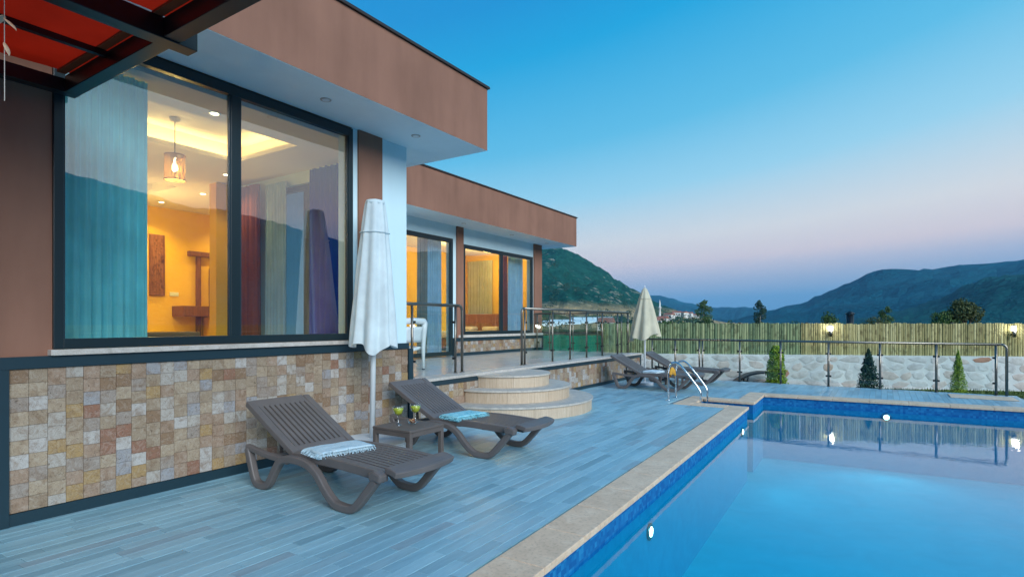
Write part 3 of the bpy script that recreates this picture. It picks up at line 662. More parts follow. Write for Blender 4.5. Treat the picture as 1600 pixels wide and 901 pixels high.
# roof of the front block
FX, FY = -4.57, 6.36
def roof(x0, x1, y0, y1, zs, zt, hole=None):
    r = hp('roof', MB().box(x0, x1, y0, y1, zs + 0.003, zt - 0.02), 'brown')
    return r
FT = 4.73
rf = hp('roof', MB().box(FX - 0.14, FX, -3.0, FY, SOF + 0.002, FT).box(-13.0, FX - 0.141, FY - 0.14, FY, SOF + 0.002, FT).box(-13, FX - 0.141, -3.0, FY - 0.141, 4.36, 4.60), 'brown')
hp('soffit', MB().box(WX - 0.001, FX - 0.004, -2.99, FY - 0.004, SOF - 0.001, SOF + 0.05).box(-9.3, WX - 0.0015, SY - 0.001, FY - 0.004, SOF - 0.001, SOF + 0.05), 'soffit', rf)
hp('roof_edge', MB().box(FX - 0.16, FX + 0.028, -3.02, FY + 0.028, FT + 0.001, FT + 0.032).box(-13.0, FX - 0.161, FY - 0.16, FY + 0.028, FT + 0.001, FT + 0.032), 'gutter', rf)
def spot(x, y, z, par, lit=False, r=0.055):
    d = hp('downlight', MB().lathe([(r * 0.72, -0.004), (r, -0.007), (r * 1.08, -0.002), (r * 1.08, 0.0)], 18, (x, y, z - 0.0005)), 'whiteplastic' if lit else 'sill', par, smooth=True)
    hp('lens', MB().lathe([(r * 0.70, -0.0085), (r * 0.70, -0.0045)], 18, (x, y, z - 0.0005)), 'lampwarm' if lit else 'whiteplastic', par if par.parent is None else par, smooth=False)
    return d
for yy in (0.7, 2.33, 3.96, 5.35): spot((WX + FX) / 2 + 0.03, yy, SOF - 0.001, rf)
# far block with terrace in front
BX = -9.2; S2 = 4.0; F2X, F2Y = -8.35, 16.6; F2T = 4.92
hp('wall', MB().box(BX - 0.2, BX, 5.66, 9.45, TZ, S2 - 0.002), 'bluewhite')
hp('wall', MB().box(BX - 0.2, BX, 9.451, 11.70, 3.66, S2 - 0.002), 'bluewhite')
hp('wall', MB().box(BX - 0.2, BX, 11.27, 11.70, TZ, 3.659), 'bluewhite')
hp('wall', MB().box(BX - 0.2, BX, 11.701, 15.22, 3.575, S2 - 0.002), 'bluewhite')
hp('wall', MB().box(BX - 0.2, BX - 0.004, 11.701, 15.22, TZ, 1.195), 'bluewhite')
hp('wall', MB().box(BX - 0.2, BX, 15.221, 15.80, TZ, S2 - 0.002), 'bluewhite')
hp('wall', MB().box(-13.0, BX - 0.201, 15.6, 15.80, -0.5, S2 + 0.9), 'bluewhite')
hp('brown_pillar', MB().box(BX + 0.002, BX + 0.05, 11.42, 11.68, 1.13, S2 - 0.004), 'brown')
hp('brown_pillar', MB().box(BX + 0.002, BX + 0.05, 15.28, 15.74, 1.13, S2 - 0.004), 'brown')
window(9.452, 11.268, TZ + 0.03, 3.655, BX + 0.03, [], 0.09, 0.10, 0.11)
window(11.702, 15.218, 1.20, 3.572, BX + 0.03, [(13.42, 13.55)], 0.075, 0.09, 0.10)
hp('window_sill', MB().box(BX - 0.15, BX + 0.09, 11.45, 15.75, 1.13, 1.197), 'sill', bevel=0.004)
hp('band_trim', MB().box(BX + 0.001, BX + 0.05, 11.27, 15.83, 1.04, 1.129), 'trim')
hp('base_trim', MB().box(BX + 0.001, BX + 0.05, 11.27, 15.83, TZ + 0.002, TZ + 0.075), 'trim')
hp('corner_trim', MB().box(BX + 0.001, BX + 0.05, 11.27, 11.345, TZ + 0.076, 1.039).box(BX + 0.001, BX + 0.05, 15.765, 15.83, TZ + 0.076, 1.039), 'trim')
mb = MB(); y = 11.346
while y < 15.76:
    z = TZ + 0.077; wv = rt.uniform(0.09, 0.13)
    for k in range(3):
        tilebox(mb, BX + 0.002, BX + rt.uniform(0.02, 0.03), y + .001, min(15.764, y + wv) - .001, z + .001, z + 0.0995, 0.002); z += 0.1005
    y += wv
tag(hp('stone_cladding', mb, 'tile_i'), kind='stuff')
rf2 = hp('roof', MB().box(F2X - 0.14, F2X, 6.37, F2Y, S2 + 0.002, F2T).box(-13.0, F2X - 0.141, F2Y - 0.14, F2Y, S2 + 0.002, F2T).box(-13, F2X - 0.141, 6.37, F2Y - 0.141, 4.55, 4.75), 'brown')
hp('soffit', MB().box(BX - 0.001, F2X - 0.004, 6.37, F2Y - 0.004, S2 - 0.001, S2 + 0.05).box(-13, BX - 0.0015, 15.801, F2Y - 0.004, S2 - 0.001, S2 + 0.05), 'soffit', rf2)
hp('roof_edge', MB().box(F2X - 0.16, F2X + 0.028, 6.37, F2Y + 0.028, F2T + 0.001, F2T + 0.032).box(-13.0, F2X - 0.161, F2Y - 0.16, F2Y + 0.028, F2T + 0.001, F2T + 0.032), 'gutter', rf2)
for yy in (9.0, 11.2, 13.4, 15.4): spot((BX + F2X) / 2, yy, S2 - 0.001, rf2)
# ---- interior shell
CZ = 3.80
hp('interior_floor', MB().box(-12.3, WX - 0.26, -3.0, 5.44, 0.5, TZ).box(-12.3, -9.42, 5.441, 15.6, 0.5, TZ - 0.001), 'floorwood')
hp('interior_wall', MB().box(-12.3, -12.0, -3.0, 15.6, TZ, 4.5), 'cream_wall')
hp('interior_wall', MB().box(-12.0, -9.41, 7.45, 7.6, TZ, 4.5), 'cream_wall')
hp('interior_wall', MB().box(-12.0, WX - 0.26, -0.2, 0.0, TZ, 4.3), 'cream_wall')
hp('interior_wall', MB().box(-9.3, -9.1, 5.09, 5.449, TZ, CZ), 'cream_wall')
hp('interior_wall', MB().box(-12.0, -9.41, 15.5, 15.59, TZ, 4.5), 'cream_wall')
# ceiling ring with a raised tray and cove light
tx0, tx1, ty0, ty1 = -7.75, -6.35, 1.4, 4.62
ce = hp('ceiling', MB().box(-9.3, tx0, 0.0, 5.449, CZ, CZ + 0.06).box(tx1, WX - 0.26, 0.0, 5.449, CZ, CZ + 0.06).box(tx0 + .0005, tx1 - .0005, 0.0, ty0, CZ, CZ + 0.06).box(tx0 + .0005, tx1 - .0005, ty1, 5.449, CZ, CZ + 0.06)
        .box(-12, -11.1, 0.0, 7.45, CZ + 0.001, CZ + 0.055).box(-9.95, -9.3, 0.0, 7.45, CZ + 0.001, CZ + 0.055).box(-11.099, -9.951, 0.0, 2.2, CZ + 0.001, CZ + 0.055).box(-11.099, -9.951, 4.9, 7.45, CZ + 0.001, CZ + 0.055).box(-11.35, -9.7, 1.95, 5.15, CZ + 0.28, CZ + 0.32).box(-11.35, -11.33, 1.95, 5.15, CZ + .06, CZ + .279).box(-9.72, -9.7, 1.95, 5.15, CZ + .06, CZ + .279).box(-11.329, -9.721, 5.13, 5.15, CZ + .06, CZ + .279).box(tx0 - 0.2, tx1 + 0.2, ty0 - 0.2, ty1 + 0.2, CZ + 0.28, CZ + 0.32)
        .box(tx0 - 0.2, tx0 - 0.18, ty0 - 0.2, ty1 + 0.2, CZ + .06, CZ + .28).box(tx1 + 0.18, tx1 + 0.2, ty0 - 0.2, ty1 + 0.2, CZ + .06, CZ + .28)
        .box(tx0 - 0.18, tx1 + 0.18, ty1 + 0.18, ty1 + 0.2, CZ + .06, CZ + .28).box(tx0 - 0.18, tx1 + 0.18, ty0 - 0.2, ty0 - 0.18, CZ + .06, CZ + .28), 'ceil')
hp('cove_strip', MB().box(tx0 - 0.15, tx0 - 0.12, ty0 - 0.1, ty1 + 0.1, CZ + 0.062, CZ + 0.08).box(tx0 - 0.1, tx1 + 0.1, ty1 + 0.12, ty1 + 0.15, CZ + 0.062, CZ + 0.08).box(tx1 + 0.12, tx1 + 0.15, ty0 - 0.1, ty1 + 0.1, CZ + 0.062, CZ + 0.08), 'cove', ce)
light('cove_light', 'AREA', (tx0 - 0.08, (ty0 + ty1) / 2, CZ + 0.09), 6, WARM, ce, 0.08, (0, radians(150), 0), sy=3.2)
light('cove_light', 'AREA', ((tx0 + tx1) / 2, ty1 + 0.08, CZ + 0.09), 3.5, WARM, ce, 1.4, (radians(-150), 0, 0), sy=0.08)
# second small tray in the hall behind
hx0, hx1, hy0, hy1 = -11.1, -9.95, 2.2, 4.9
hp('cove_strip', MB().box(hx0 - 0.15, hx0 - 0.12, hy0, hy1, CZ + 0.062, CZ + 0.08).box(hx0, hx1, hy1 + 0.1, hy1 + 0.13, CZ + 0.062, CZ + 0.08), 'cove', ce)
light('cove_light', 'AREA', (hx0 - 0.06, (hy0 + hy1) / 2, CZ + 0.09), 12, WARM, ce, 0.08, (0, radians(150), 0), sy=2.4)
for (x_, y_, e) in ((-6.13, 3.41, 8), (-8.5, 4.92, 8), (-10.1, 5.41, 26), (-11.45, 5.35, 22), (-8.5, 2.6, 10), (-10.6, 3.2, 22), (-11.4, 6.8, 16)):
    spot(x_, y_, CZ, ce, True, 0.06)
    dl = light('interior_light', 'SPOT', (x_, y_, CZ - 0.03), e * 4, WARM, ce, 0.05); dl.data.spot_size = radians(125); dl.data.spot_blend = 0.8
light('interior_light', 'POINT', (-10.6, 4.6, 2.9), 45, WARM, ce, 0.25)  # bare point light in mid-air in the hall, no downlight fixture of its own
# far room ceiling and lights
ce2 = hp('ceiling', MB().box(-12, -9.41, 7.6, 15.5, 3.82, 3.88), 'ceil')
for (x_, y_, e) in ((-10.3, 10.2, 40), (-10.3, 12.6, 45), (-10.3, 14.3, 40)):
    spot(x_, y_, 3.82, ce2, True, 0.07); light('interior_light', 'POINT', (x_, y_, 3.4), e, WARM, ce2, 0.12)

# ---- things inside
def curtain(name, label, m, p, q, z0, z1, folds, amp, flare=0.0):
    p, q = Vector(p), Vector(q); d = q - p; nrm = Vector((-d.y, d.x)).normalized(); ph = random.uniform(0, 6)
    def fn(u, v):
        w_ = 0.5 + 0.5 * v; sidew = 1 - flare * (v - 0.5) * 0
        a = sin(u * folds * 2 * pi + ph + 0.9 * sin(u * 9 + ph)) * amp * (0.55 + 0.45 * v) + 0.4 * amp * sin(u * folds * 4.3 * pi + 2 * ph + v * 1.5)
        pt = p + d * (u + flare * (1 - v) * (u - 0.5)) + nrm * a
        return (pt.x, pt.y, z1 + (z0 - z1) * v)
    o = MB().grid(fn, int(folds * 14), 14).build(name, m, None, smooth=True); tag(o, label, 'curtain'); return o
curtain('curtain', 'pale aqua sheer curtain hanging at the left side of the large front window', 'sheer', (-5.78, 1.78), (-5.86, 2.62), 0.70, 3.78, 9, 0.035)
curtain('curtain', 'dark violet curtain at right end of the large front window', 'violet', (-5.80, 5.28), (-6.95, 5.26), 0.70, 3.72, 9, 0.04)
curtain('curtain', 'rust brown curtain just right of the big window mullion', 'rust', (-8.22, 5.28), (-8.98, 5.28), 0.70, 3.70, 6, 0.045)
curtain('curtain', 'pale green sheer curtain behind side glass of the front room', 'sheerpale', (-7.62, 5.36), (-8.15, 5.36), 0.70, 3.68, 6, 0.02)
curtain('curtain', 'grey drape beside sheer in the far glass terrace door', 'greycurtain', (-9.55, 10.35), (-9.55, 10.72), 0.68, 3.70, 4, 0.04)
curtain('curtain', 'white sheer curtain at right of the far glass terrace door', 'sheerpale', (-9.5, 10.66), (-9.5, 11.2), 0.68, 3.72, 6, 0.03)
curtain('curtain', 'warm white sheer curtain at the back of the far bedroom', 'sheerwarm', (-11.9, 15.38), (-10.85, 15.38), 0.8, 3.6, 9, 0.03)
curtain('curtain', 'rust curtain strip in the right pane of the far bedroom window', 'rust', (-9.6, 14.15), (-9.6, 14.42), 0.75, 3.6, 4, 0.03)
curtain('curtain', 'pale blue sheer curtain in the right pane of the far bedroom window', 'sheerpale', (-9.52, 14.35), (-9.52, 15.15), 0.75, 3.62, 8, 0.03)
pd = thing('pendant_lamp', 'woven cylinder pendant lamp glowing inside the large front window', 'pendant lamp', (-7.45, 3.64, CZ + 0.28))
MB().lathe([(0.004, -0.05), (0.05, -0.04), (0.065, -0.008), (0.065, 0)], 20).build('canopy', 'sill', pd, True, local=True)
MB().tube([(0, 0, -0.04), (0, 0, -0.46)], 0.006, 6).build('cord', 'blackmetal', pd, local=True)
sh = MB()
for i in range(24):
    a, b = 2 * pi * i / 24, 2 * pi * (i + 1) / 24
    sh.quad((0.118 * cos(a), 0.118 * sin(a), -0.78), (0.118 * cos(b), 0.118 * sin(b), -0.78), (0.115 * cos(b), 0.115 * sin(b), -0.47), (0.115 * cos(a), 0.115 * sin(a), -0.47))
sh.build('lamp_shade', 'wicker', pd, True, local=True)
MB().tube([(0.12 * cos(t * pi / 10), 0.12 * sin(t * pi / 10), -0.78) for t in range(21)], 0.007, 6).tube([(0.115 * cos(t * pi / 10), 0.115 * sin(t * pi / 10), -0.47) for t in range(21)], 0.007, 6).build('ring', 'wood', pd, True, local=True)
MB().lathe([(0.012, -0.50), (0.014, -0.56), (0.034, -0.61), (0.036, -0.64), (0.02, -0.67), (0.003, -0.68)], 14).build('bulb', 'bulb', pd, True, local=True)
light('pendant_light', 'POINT', (-7.45, 3.64, CZ + 0.28 - 0.9), 14, WARM, pd, 0.05)
ar = thing('wall_art', 'tall carved wooden panel hung on the yellow back wall', 'wall art', (-11.99, 5.51, 2.05))
MB().box(0, 0.04, -0.14, 0.14, 0, 1.2).build('panel', 'artwood', ar, local=True, bevel=0.006)
cv = MB(); ra = random.Random(4)
for i in range(60):
    yy, zz = ra.uniform(-0.11, 0.10), ra.uniform(0.05, 1.12); s_ = ra.uniform(0.012, 0.03)
    cv.box(0.04, 0.052, yy, yy + s_, zz, zz + s_ * ra.uniform(1, 2))
for i in range(30):
    for sg in (-0.135, 0.115): cv.box(0.04, 0.05, sg, sg + 0.02, 0.02 + i * 0.039, 0.045 + i * 0.039)
tag(cv.build('carving', 'wood', ar, local=True), kind='stuff')
sw = tag(MB().box(-11.999, -11.985, 5.76, 5.93, 2.05, 2.13).build('light_switch', 'whiteplastic', None, bevel=0.003), 'triple light switch on yellow wall right of carved panel', 'light switch')
dr = thing('interior_door', 'dark wooden door frame with heavy lintel on the yellow back wall', 'door', (-11.99, 6.6, TZ))
MB().box(0, 0.10, -0.5, 0.55, 2.23, 2.33).build('lintel', 'wood', dr, local=True, bevel=0.006)
MB().box(0, 0.07, -0.33, -0.25, 0, 2.229).build('jamb', 'wood', dr, local=True); MB().box(0, 0.07, 0.45, 0.53, 0, 2.229).build('jamb', 'wood', dr, local=True)
MB().box(0, 0.03, -0.05, 0.449, 0, 2.0).build('leaf', 'wood', dr, local=True)
ct = thing('counter', 'brown wooden counter shelf below the lintel on the yellow wall', 'counter', (-11.7, 6.3, TZ))
MB().box(-0.29, 0.16, -0.5, 0.6, 0.98, 1.19).build('top', 'wood', ct, local=True, bevel=0.008); MB().box(-0.25, 0.1, 0.1, 0.5, 0, 0.979).build('base', 'cream_wall', ct, local=True)
sf = thing('sofa', 'taupe sofa back seen at the bottom of the large front window', 'sofa', (-8.6, 3.9, TZ))
MB().box(-0.12, 0.12, -1.0, 0.62, 0.12, 0.72).build('backrest', 'sofa', sf, local=True, bevel=0.03); MB().box(-0.95, -0.121, -1.0, 0.62, 0.1, 0.42).build('seat', 'sofa', sf, local=True, bevel=0.04)
MB().box(-0.95, 0.12, 0.621, 0.8, 0.1, 0.6).build('armrest', 'sofa', sf, local=True, bevel=0.04)
for sx in (-0.88, 0.06):
    for sy in (-0.94, 0.72): MB().box(sx - .03, sx + .03, sy - .03, sy + .03, 0, 0.119 if sx > 0 else 0.099).build('leg', 'wood', sf, local=True)
bd = thing('bed', 'bed with carved brown headboard behind the far bedroom window', 'bed', (-11.0, 14.25, TZ), radians(-90))
MB().box(-0.9, 0.9, -1.0, 1.0, 0.1, 0.38).build('base', 'wood', bd, local=True); MB().box(-0.88, 0.88, -0.98, 0.98, 0.381, 0.6).build('mattress', 'bed', bd, local=True, bevel=0.05)
MB().box(-1.0, -0.901, -0.95, 0.95, 0.1, 1.15).build('headboard', 'artwood', bd, local=True, bevel=0.02)
for s_ in (-0.5, 0.5): MB().box(-0.85, -0.45, s_ - 0.3, s_ + 0.3, 0.601, 0.74).build('pillow', 'bed', bd, local=True, bevel=0.06)

# ================================================================== TERRACE
EX = -5.75
te = MB().box(-9.2, EX, 5.745, 15.4, 0.0, 0.62)
ter = tag(te.build('terrace', 'grout'), kind='structure')
ter['label'] = 'raised tiled terrace with stone-clad side in front of far rooms'
tt = MB(); xs = [EX - 0.30 - 0.6 * i for i in range(6)] + [-9.199]; ys = [5.75 + 0.6 * i for i in range(17)]
for a, b in zip(xs, xs[1:]):
    for c, d in zip(ys, ys[1:]):
        d = min(d, 15.395)
        if d - c > 0.05: MB().box(b + 0.0015, a - 0.0015, c + 0.0015, d - 0.0015, 0.6205, TZ).build('floor_tile', 'terracetile', ter)
yy = 5.75
while yy < 15.39:
    y1 = min(15.42, yy + 0.8)
    MB().box(EX - 0.2985, EX + 0.05, yy + .0015, y1 - .0015, 0.6205, TZ + 0.006).build('edge_stone', 'sill', ter, bevel=0.005); yy = y1
MB().box(EX + 0.001, EX + 0.03, 5.745, 15.43, 0.545, 0.6195).build('band_trim', 'trim', ter)
MB().box(EX + 0.001, EX + 0.03, 5.745, 15.43, 0.0, 0.07).build('base_trim', 'trim', ter)
MB().box(EX + 0.001, EX + 0.03, 15.36, 15.43, 0.0705, 0.5445).build('corner_trim', 'trim', ter)
mb = MB(); y = 5.745
while y < 15.35:
    wv = rt.uniform(0.09, 0.13); z = 0.071; dz = rt.choice([0, .02, -.02])
    zs = [0.071, 0.19 + dz, 0.31 + dz, 0.43 + dz, 0.544]
    for a, b in zip(zs, zs[1:]): tilebox(mb, EX + 0.0005, EX + rt.uniform(0.014, 0.02), y + .001, min(15.359, y + wv) - .001, a + .001, b - .001, 0.002)
    y += wv
tag(mb.build('stone_cladding', 'tile_i', ter), kind='stuff')
# semicircular steps
SC = (EX + 0.03, 8.5)
st = thing('round_steps', 'three semicircular travertine steps leading up to the terrace', 'steps', (SC[0], SC[1], 0))
def arc_seg(r0, r1, a0, a1, z0, z1, k=8):
    A = [a0 + (a1 - a0) * i / k for i in range(k + 1)]
    return MB().slab([(r1 * cos(a), r1 * sin(a)) for a in A] + [(max(r0, .001) * cos(a), max(r0, .001) * sin(a)) for a in reversed(A)], z0, z1)
for (r, z0, z1, nseg) in ((1.56, 0.0, 0.21, 7), (1.16, 0.2105, 0.42, 5), (0.80, 0.4205, 0.625, 4)):
    for i in range(nseg):
        a0 = -pi / 2 + pi * i / nseg + 0.0015; a1 = -pi / 2 + pi * (i + 1) / nseg - 0.0015
        arc_seg(r - 0.03, r, a0, a1, z0, z1 - 0.032).build('riser_panel', 'riser', st, local=True)
    for i in range(nseg):
        a0 = -pi / 2 + pi * i / nseg + 0.001; a1 = -pi / 2 + pi * (i + 1) / nseg - 0.001
        arc_seg(0.02, r + 0.025, a0, a1, z1 - 0.03, z1).build('tread', 'tread', st, local=True, bevel=0.005)

# ================================================================== RAILINGS
def railing(label, pts, posts, z0, z1, group, loops=True, glass_gap=0.04, clampside=1, r=0.021):
    """pts: polyline of the handrail (xy), posts: list of xy"""
    t = thing('glass_railing', label, 'railing', (posts[0][0], posts[0][1], z0), 0, group)
    for (x, y) in posts:
        p = MB().tube([(x, y, z0 + 0.001), (x, y, z1 - 0.022)], r, 12).lathe([(r + 0.022, 0), (r + 0.02, 0.006), (r + 0.003, 0.014)], 14, (x, y, z0 + 0.001)).build('post', 'steel', t, True)
    MB().tube([(x, y, z1) for x, y in pts], 0.026, 12).build('handrail', 'steel', t, True)
    return t
def glass(t, p, q, z0, z1, cl=True):
    p, q = Vector(p), Vector(q); d = (q - p).normalized(); nn = Vector((-d.y, d.x)) * 0.004; a, b = p + d * 0.06, q - d * 0.06
    g_ = MB().slab([tuple(a - nn), tuple(b - nn), tuple(b + nn), tuple(a + nn)], z0 + 0.10, z1 - 0.10).build('glass_panel', 'railglass', t)
    if cl:
        for e, dd in ((a, -d), (b, d)):
            for z in (z0 + 0.25, z1 - 0.28):
                c = e + dd * 0.02; MB().box(c.x - 0.02, c.x + 0.02, c.y - 0.02, c.y + 0.02, z - 0.02, z + 0.02).build('clamp', 'clamp', t)
RX = -6.03; RT1 = 1.80; ZT = TZ + 0.006
def end_loop(t, x, y, dy, z0, z1):
    pts = [(x, y, z1)]
    for i in range(1, 7):
        a = i / 6 * pi / 2; pts.append((x, y + dy * 0.09 * sin(a), z1 - 0.09 * (1 - cos(a))))
    pts.append((x, y + dy * 0.09, z0 + 0.001)); MB().tube(pts, 0.024, 12).lathe([(0.048, 0), (0.046, 0.006), (0.026, 0.014)], 14, (x, y + dy * 0.09, z0 + 0.001)).build('end_post', 'steel', t, True)
ra_ = railing('short glass and steel railing on terrace left of the round steps', [(RX, 5.78), (RX, 7.56)], [(RX, 6.42), (RX, 7.47)], ZT, RT1, 'glass and steel railings')
end_loop(ra_, RX, 7.56, 1, ZT, RT1); glass(ra_, (RX, 6.42), (RX, 7.47), ZT, RT1)
pb = [9.68, 10.83, 11.66, 12.53, 13.45, 14.45, 15.2]
rb_ = railing('long glass and steel railing on terrace edge right of the round steps', [(RX, 9.66), (RX, 15.25)], [(RX, y) for y in pb], ZT, RT1, 'glass and steel railings')
end_loop(rb_, RX, 9.66, -1, ZT, RT1)
for a, b in zip(pb, pb[1:]): glass(rb_, (RX, a), (RX, b), ZT, RT1)
pc = [-6.25, -7.0, -7.8, -8.6, -9.05]
rc_ = railing('glass and steel railing across the far end of the terrace', [(RX, 15.27), (-9.12, 15.27)], [(x, 15.27) for x in pc], TZ, RT1, 'glass and steel railings')
for a, b in zip(pc, pc[1:]): glass(rc_, (a, 15.27), (b, 15.27), TZ, RT1)
pd_ = [-5.4, -4.75, -4.1, -4.02, -3.08, -2.12, -1.08, -0.05, 0.98, 1.98]
RY = 15.42; RD = 1.06
rd_ = railing('long glass and steel railing along the far edge of the pool deck', [(-5.72, RY), (2.06, RY)], [(x, RY) for x in pd_], -0.004, RD, 'glass and steel railings', r=0.024)
pts = [(2.06, RY, RD)] + [(2.06 + 0.09 * sin(i / 6 * pi / 2), RY, RD - 0.09 * (1 - cos(i / 6 * pi / 2))) for i in range(1, 7)] + [(2.15, RY, -0.002)]
MB().tube(pts, 0.026, 12).build('end_post', 'steel', rd_, True)
for a, b in zip(pd_, pd_[1:]):
    if b - a > 0.3: glass(rd_, (a, RY), (b, RY), 0.0, RD, cl=True)

# ================================================================== GARDEN WALL + FENCE
A0, A1 = Vector((-7.1, 15.80)), Vector((5.2, 21.35)); dv = (A1 - A0).normalized(); nv = Vector((dv.y, -dv.x)); ang = atan2(dv.y, dv.x); LEN = (A1 - A0).length
gw = thing('garden_wall', 'pale rubble stone wall under the bamboo fence', 'wall', (A0.x, A0.y, -0.33), ang)
MB().box(0, LEN, 0.0, 0.28, -0.1, 0.93).build('mortar', 'mortar', gw, local=True)
rs = random.Random(21); shapes = []
for k in range(12):
    nn_ = rs.randint(6, 8); rad = [rs.uniform(0.72, 1.18) for _ in range(nn_)]; mb = MB(); 
    rings_ = [(1.06, 0.006), (0.98, -0.006), (0.6, -0.012)]
    for s_, yy in rings_:
        for i in range(nn_):
            th = 2 * pi * i / nn_; mb.v.append((s_ * rad[i] * cos(th), yy, s_ * rad[i] * sin(th)))
    for q in range(2):
        for i in range(nn_): j = (i + 1) % nn_; mb.f.append((q * nn_ + i, q * nn_ + j, (q + 1) * nn_ + j, (q + 1) * nn_ + i))
    mb.f.append(tuple(2 * nn_ + i for i in range(nn_))); me = mb.mesh('stone', False); me.materials.append(M['rubble']); shapes.append(me)
cnt = 0; z = 0.02
for rowi, (zc, hh) in enumerate(((0.13, 0.115), (0.36, 0.125), (0.60, 0.12), (0.81, 0.10))):
    x = 0.1 + rs.uniform(0, 0.15)
    while x < LEN - 0.3:
        wdt = rs.uniform(0.13, 0.30)
        o = link('stone', rs.choice(shapes), gw, True); o.location = (x + wdt, 0.0, zc + rs.uniform(-0.025, 0.025)); o.scale = (wdt * 0.95, 1, hh * rs.uniform(0.85, 1.15)); o.rotation_euler = (0, rs.uniform(-0.25, 0.25), 0)
        x += wdt * 1.96 + rs.uniform(-0.02, 0.03); cnt += 1
def bfence(label, s0, s1, m, seed):
    t = thing('bamboo_fence', label, 'fence', (A0.x + dv.x * s0, A0.y + dv.y * s0, 0.60), ang, 'bamboo fence panels'); r_ = random.Random(seed); s_ = 0; cache_ = {}
    while s_ < s1 - s0:
        wd = r_.choice([0.045, 0.055, 0.07, 0.085]); hh = 0.90 + r_.uniform(-0.02, 0.02) + 0.01 * sin(s_ * 3)
        if wd not in cache_:
            mb = MB(); pr = [(-wd / 2, 0.01), (-wd * 0.36, -0.012), (0, -0.02), (wd * 0.36, -0.012), (wd / 2, 0.01)]
            for zz in (0.0, 1.0):
                for px, py in pr: mb.v.append((px, py, zz))
            for i in range(4): mb.f.append((i, i + 1, 5 + i + 1, 5 + i))
            mb.f += [(4, 3, 2, 1, 0), (5, 6, 7, 8, 9), (0, 5, 9, 4)]
            me = mb.mesh('slat'); me.materials.append(M[m]); cache_[wd] = me
        o = link('slat', cache_[wd], t, True); o.location = (s_ + wd / 2, 0.10 + r_.uniform(-0.008, 0.008), 0); o.scale = (1.0, 1, hh); o.rotation_euler = (0, r_.uniform(-0.008, 0.008), r_.uniform(-0.12, 0.12)); s_ += wd
    MB().box(0, s1 - s0, 0.125, 0.155, 0.18, 0.23).build('rail', 'post', t, local=True); MB().box(0, s1 - s0, 0.125, 0.155, 0.66, 0.71).build('rail', 'post', t, local=True)
    k = 0.2
    while k < s1 - s0:
        MB().box(k - 0.035, k + 0.035, 0.16, 0.23, -0.2, 0.93).build('post', 'post', t, local=True); k += 1.9
    return t
bfence('weathered greenish bamboo fence panel left of the tall lime shrub', 0.0, 5.62, 'bamboo_g', 31)
bfence('straw yellow bamboo fence panel with the two lit lamps', 5.66, LEN, 'bamboo_y', 32)
nf = thing('net_fence', 'dark green mesh privacy fence beyond the terrace railing', 'fence', (-7.15, 15.86, -0.5))
NL = 4.3
nm = MB().grid(lambda u, v: (-NL * u, 0.10 + 0.02 * sin(u * 40), 1.62 * v + 0.015 * sin(u * 23)), 60, 2).build('mesh_screen', 'net', nf, local=True); 
sm_ = nm.modifiers.new('solid', 'SOLIDIFY'); sm_.thickness = 0.008
for i in range(4): MB().tube([(-0.05 - i * 1.05, 0.16, 0), (-0.05 - i * 1.05, 0.16, 1.72)], 0.028, 8).build('post', 'blackmetal', nf, local=True)
MB().tube([(0, 0.16, 1.69), (-NL, 0.16, 1.69)], 0.018, 8).build('rail', 'blackmetal', nf, local=True)
def fence_lamp(s_, label):
    p = A0 + dv * s_ + nv * 0.03; t = thing('wall_lamp', label, 'lamp', (p.x, p.y, 1.12), ang, 'lit lamps on the fence')
    MB().lathe([(0.004, 0), (0.05, 0.01), (0.052, 0.17), (0.045, 0.175)], 16).build('body', 'steel', t, True, local=True)
    MB().lathe([(0.044, 0.176), (0.05, 0.19), (0.05, 0.30), (0.04, 0.305)], 16).build('diffuser', 'fencebulb', t, True, local=True)
    MB().lathe([(0.058, 0.306), (0.06, 0.315), (0.02, 0.335)], 16).build('cap', 'steel', t, True, local=True)
    MB().box(-0.015, 0.015, 0.04, 0.14, 0.06, 0.10).build('bracket', 'steel', t, local=True)
    light('lamp_light', 'POINT', (p.x + nv.x * 0.12, p.y + nv.y * 0.12, 1.40), 2.5, (1.0, 0.97, 0.80), None, 0.05)
fence_lamp(6.42, 'lit cylinder lamp on bamboo fence above the lime shrub')
fence_lamp(11.05, 'lit cylinder lamp on bamboo fence beyond the end of the railing')

